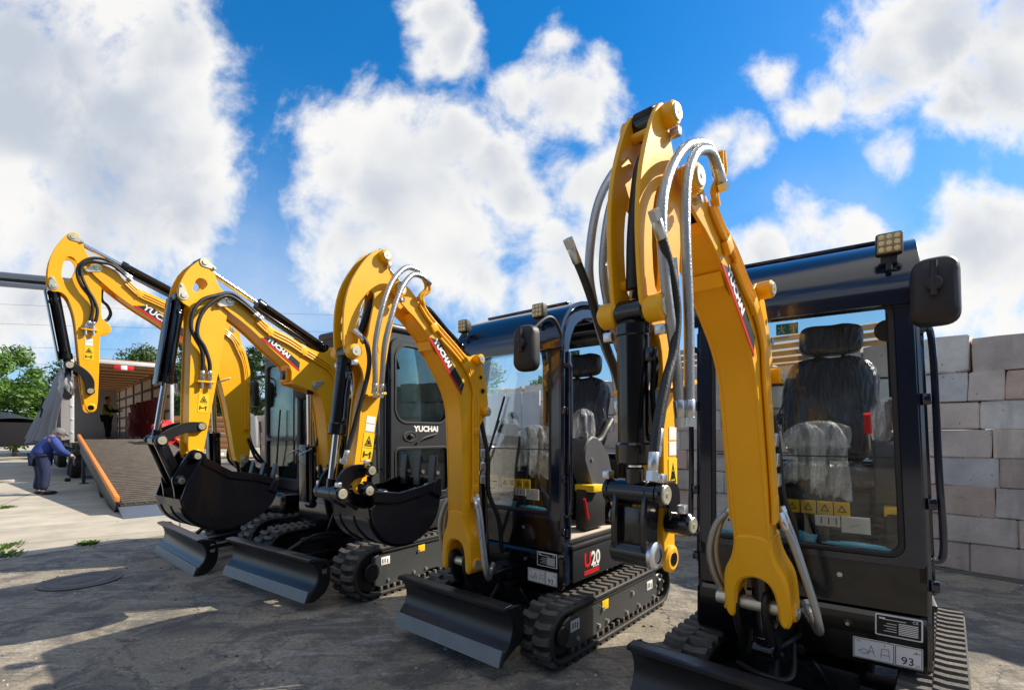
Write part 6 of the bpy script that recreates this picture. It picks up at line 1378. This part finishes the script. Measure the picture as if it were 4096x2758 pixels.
n1 = N.new('ShaderNodeTexNoise'); n1.noise_dimensions = '3D'; n1.inputs['Scale'].default_value = 6.5; n1.inputs['Detail'].default_value = 13; n1.inputs['Roughness'].default_value = .62; n1.inputs['Distortion'].default_value = .2; L.new(cmb.outputs[0], n1.inputs['Vector'])
n2 = N.new('ShaderNodeTexNoise'); n2.inputs['Scale'].default_value = 1.6; n2.inputs['Detail'].default_value = 7; n2.inputs['Roughness'].default_value = .55; L.new(cmb.outputs[0], n2.inputs['Vector'])
nw = N.new('ShaderNodeTexNoise'); nw.inputs['Scale'].default_value = 2.6; nw.inputs['Detail'].default_value = 4; nw.inputs['Roughness'].default_value = .5; L.new(cmb.outputs[0], nw.inputs['Vector'])
wv = N.new('ShaderNodeVectorMath'); wv.operation = 'MULTIPLY_ADD'; L.new(nw.outputs['Color'], wv.inputs[0]); wv.inputs[1].default_value = (.24, .24, 0); L.new(cmb.outputs[0], wv.inputs[2])
off = N.new('ShaderNodeVectorMath'); off.operation = 'SUBTRACT'; L.new(wv.outputs[0], off.inputs[0]); off.inputs[1].default_value = (.12, .12, 0)
# cumulus clusters: direction (x/y, z/y), size, weight
CL = [(60, 90, 300, 1.3), (250, 60, 290, 1.3), (390, 110, 150, 1.1), (330, 280, 240, 1.3), (420, 330, 150, 1.1), (250, 430, 280, 1.3), (60, 330, 320, 1.3), (430, 480, 130, 1), (200, 590, 220, .9), (40, 600, 220, .9),
      (740, 320, 130, 1), (880, 330, 170, 1.15), (1010, 320, 160, 1.1), (1110, 390, 160, 1.1), (1165, 450, 130, 1), (920, 450, 230, 1.25), (740, 420, 140, .95), (1000, 570, 170, 1), (800, 550, 150, .9), (1060, 620, 130, .8),
      (980, 70, 100, .85), (1030, 120, 90, .85), (960, 150, 60, .7), (1250, 100, 60, .6), (1290, 225, 120, .95), (1190, 235, 80, .7), (1340, 160, 70, .75), (1330, 290, 50, .6),
      (2020, 120, 150, 1), (2140, 60, 200, 1.1), (2300, 190, 190, 1.1), (1890, 210, 80, .8), (2200, 260, 100, .85), (2080, 350, 70, .55), (1820, 240, 55, .5), (1750, 150, 50, .4), (2330, 20, 220, 1.1),
      (1850, 570, 130, 1), (1740, 600, 90, .85), (1940, 545, 90, .85), (2220, 570, 170, 1.1), (2330, 620, 190, 1.1), (2120, 650, 130, .9), (1660, 350, 75, .75), (1590, 330, 70, .7), (1430, 370, 120, .85), (1360, 430, 130, .9), (1290, 600, 120, .85), (1420, 560, 140, .95), (1340, 650, 110, .8), (1240, 665, 80, .7)]
den = None
for x, y, r, k in CL:
    d = N.new('ShaderNodeVectorMath'); d.operation = 'DISTANCE'; L.new(off.outputs[0], d.inputs[0]); d.inputs[1].default_value = ((x-1164.5)/1120, (986-y)/1120, 0)
    v = math_('MULTIPLY_ADD', d.outputs['Value'], -k/(r/1120), k)
    den = v if den is None else math_('SMOOTH_MAX', den, v, .2)
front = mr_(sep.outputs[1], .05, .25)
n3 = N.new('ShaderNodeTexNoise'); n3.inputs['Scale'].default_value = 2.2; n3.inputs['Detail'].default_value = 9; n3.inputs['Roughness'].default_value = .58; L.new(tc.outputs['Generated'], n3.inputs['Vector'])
back = math_('MULTIPLY_ADD', n3.outputs['Fac'], 3.2, -1.62)  # unseen cloud behind the camera, for reflections and a whiter ambient light
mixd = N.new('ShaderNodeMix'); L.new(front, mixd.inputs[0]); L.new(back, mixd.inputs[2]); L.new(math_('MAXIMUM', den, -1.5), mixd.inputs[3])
high = mr_(sep.outputs[2], .70, .82, 0, .6)  # extra unseen cloud added overhead to make the ambient light less blue
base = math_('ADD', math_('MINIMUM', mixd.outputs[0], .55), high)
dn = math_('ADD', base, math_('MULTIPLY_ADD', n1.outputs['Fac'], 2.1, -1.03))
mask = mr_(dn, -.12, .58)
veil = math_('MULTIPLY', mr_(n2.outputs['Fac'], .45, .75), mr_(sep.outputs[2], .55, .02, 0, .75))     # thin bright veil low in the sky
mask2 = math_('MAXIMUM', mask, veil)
n4 = N.new('ShaderNodeTexNoise'); n4.inputs['Scale'].default_value = 2.4; n4.inputs['Detail'].default_value = 3; n4.inputs['Roughness'].default_value = .5; n4.inputs['Distortion'].default_value = .3; L.new(cmb.outputs[0], n4.inputs['Vector'])
shade = math_('MULTIPLY', mr_(math_('MULTIPLY_ADD', den, .6, math_('MULTIPLY', dn, .6)), .35, 1.05), math_('MULTIPLY', mr_(n4.outputs["Fac"], .38, .58, .12, 1.), mr_(math_('DIVIDE', sep.outputs[0], ay), -.45, -.75, .75, .85)))
cc = N.new('ShaderNodeMix'); cc.data_type = 'RGBA'; L.new(shade, cc.inputs[0]); cc.inputs[6].default_value = (7.3, 7.2, 7.0, 1); cc.inputs[7].default_value = (3.5, 4.0, 4.85, 1)
hs = N.new('ShaderNodeHueSaturation'); hs.inputs['Saturation'].default_value = 1.45; hs.inputs['Value'].default_value = 1.45; L.new(sky.outputs[0], hs.inputs['Color'])
hz = N.new('ShaderNodeMix'); hz.data_type = 'RGBA'; L.new(mr_(sep.outputs[2], .62, .0, .05, .7), hz.inputs[0]); L.new(hs.outputs[0], hz.inputs[6]); hz.inputs[7].default_value = (2.0, 3.6, 6.0, 1)
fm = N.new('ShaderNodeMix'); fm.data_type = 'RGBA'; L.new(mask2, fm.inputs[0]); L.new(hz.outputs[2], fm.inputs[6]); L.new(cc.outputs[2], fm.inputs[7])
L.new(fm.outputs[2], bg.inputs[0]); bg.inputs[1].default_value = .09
sl = bpy.data.lights.new('sun', 'SUN'); sl.energy = 5.0; sl.angle = R(.5); sl.color = (1, .90, .74); so = bpy.data.objects.new('sun', sl); COL.objects.link(so)
sd = V((math.cos(R(SUN_EL))*math.cos(R(SUN_AZ)), math.cos(R(SUN_EL))*math.sin(R(SUN_AZ)), math.sin(R(SUN_EL)))); so.rotation_euler = sd.to_track_quat('Z', 'Y').to_euler(); so.location = sd*60
cam = bpy.data.cameras.new('camera'); cam.lens = 36*1120/2329; cam.sensor_width = 36; cam.shift_y = 202/2329; cam.clip_end = 2000; cam.clip_start = .05
co = bpy.data.objects.new('camera', cam); COL.objects.link(co); co.location = (0, 0, 1.45); co.rotation_euler = (R(90), 0, 0); scene.camera = co
scene.view_settings.view_transform = 'Standard'; scene.view_settings.look = 'None'; scene.view_settings.exposure = .6; scene.view_settings.gamma = 1
scene.render.engine = 'CYCLES'; scene.cycles.max_bounces = 10; scene.cycles.transparent_max_bounces = 24; scene.cycles.use_denoising = True
scene.cycles.sample_clamp_indirect = 8
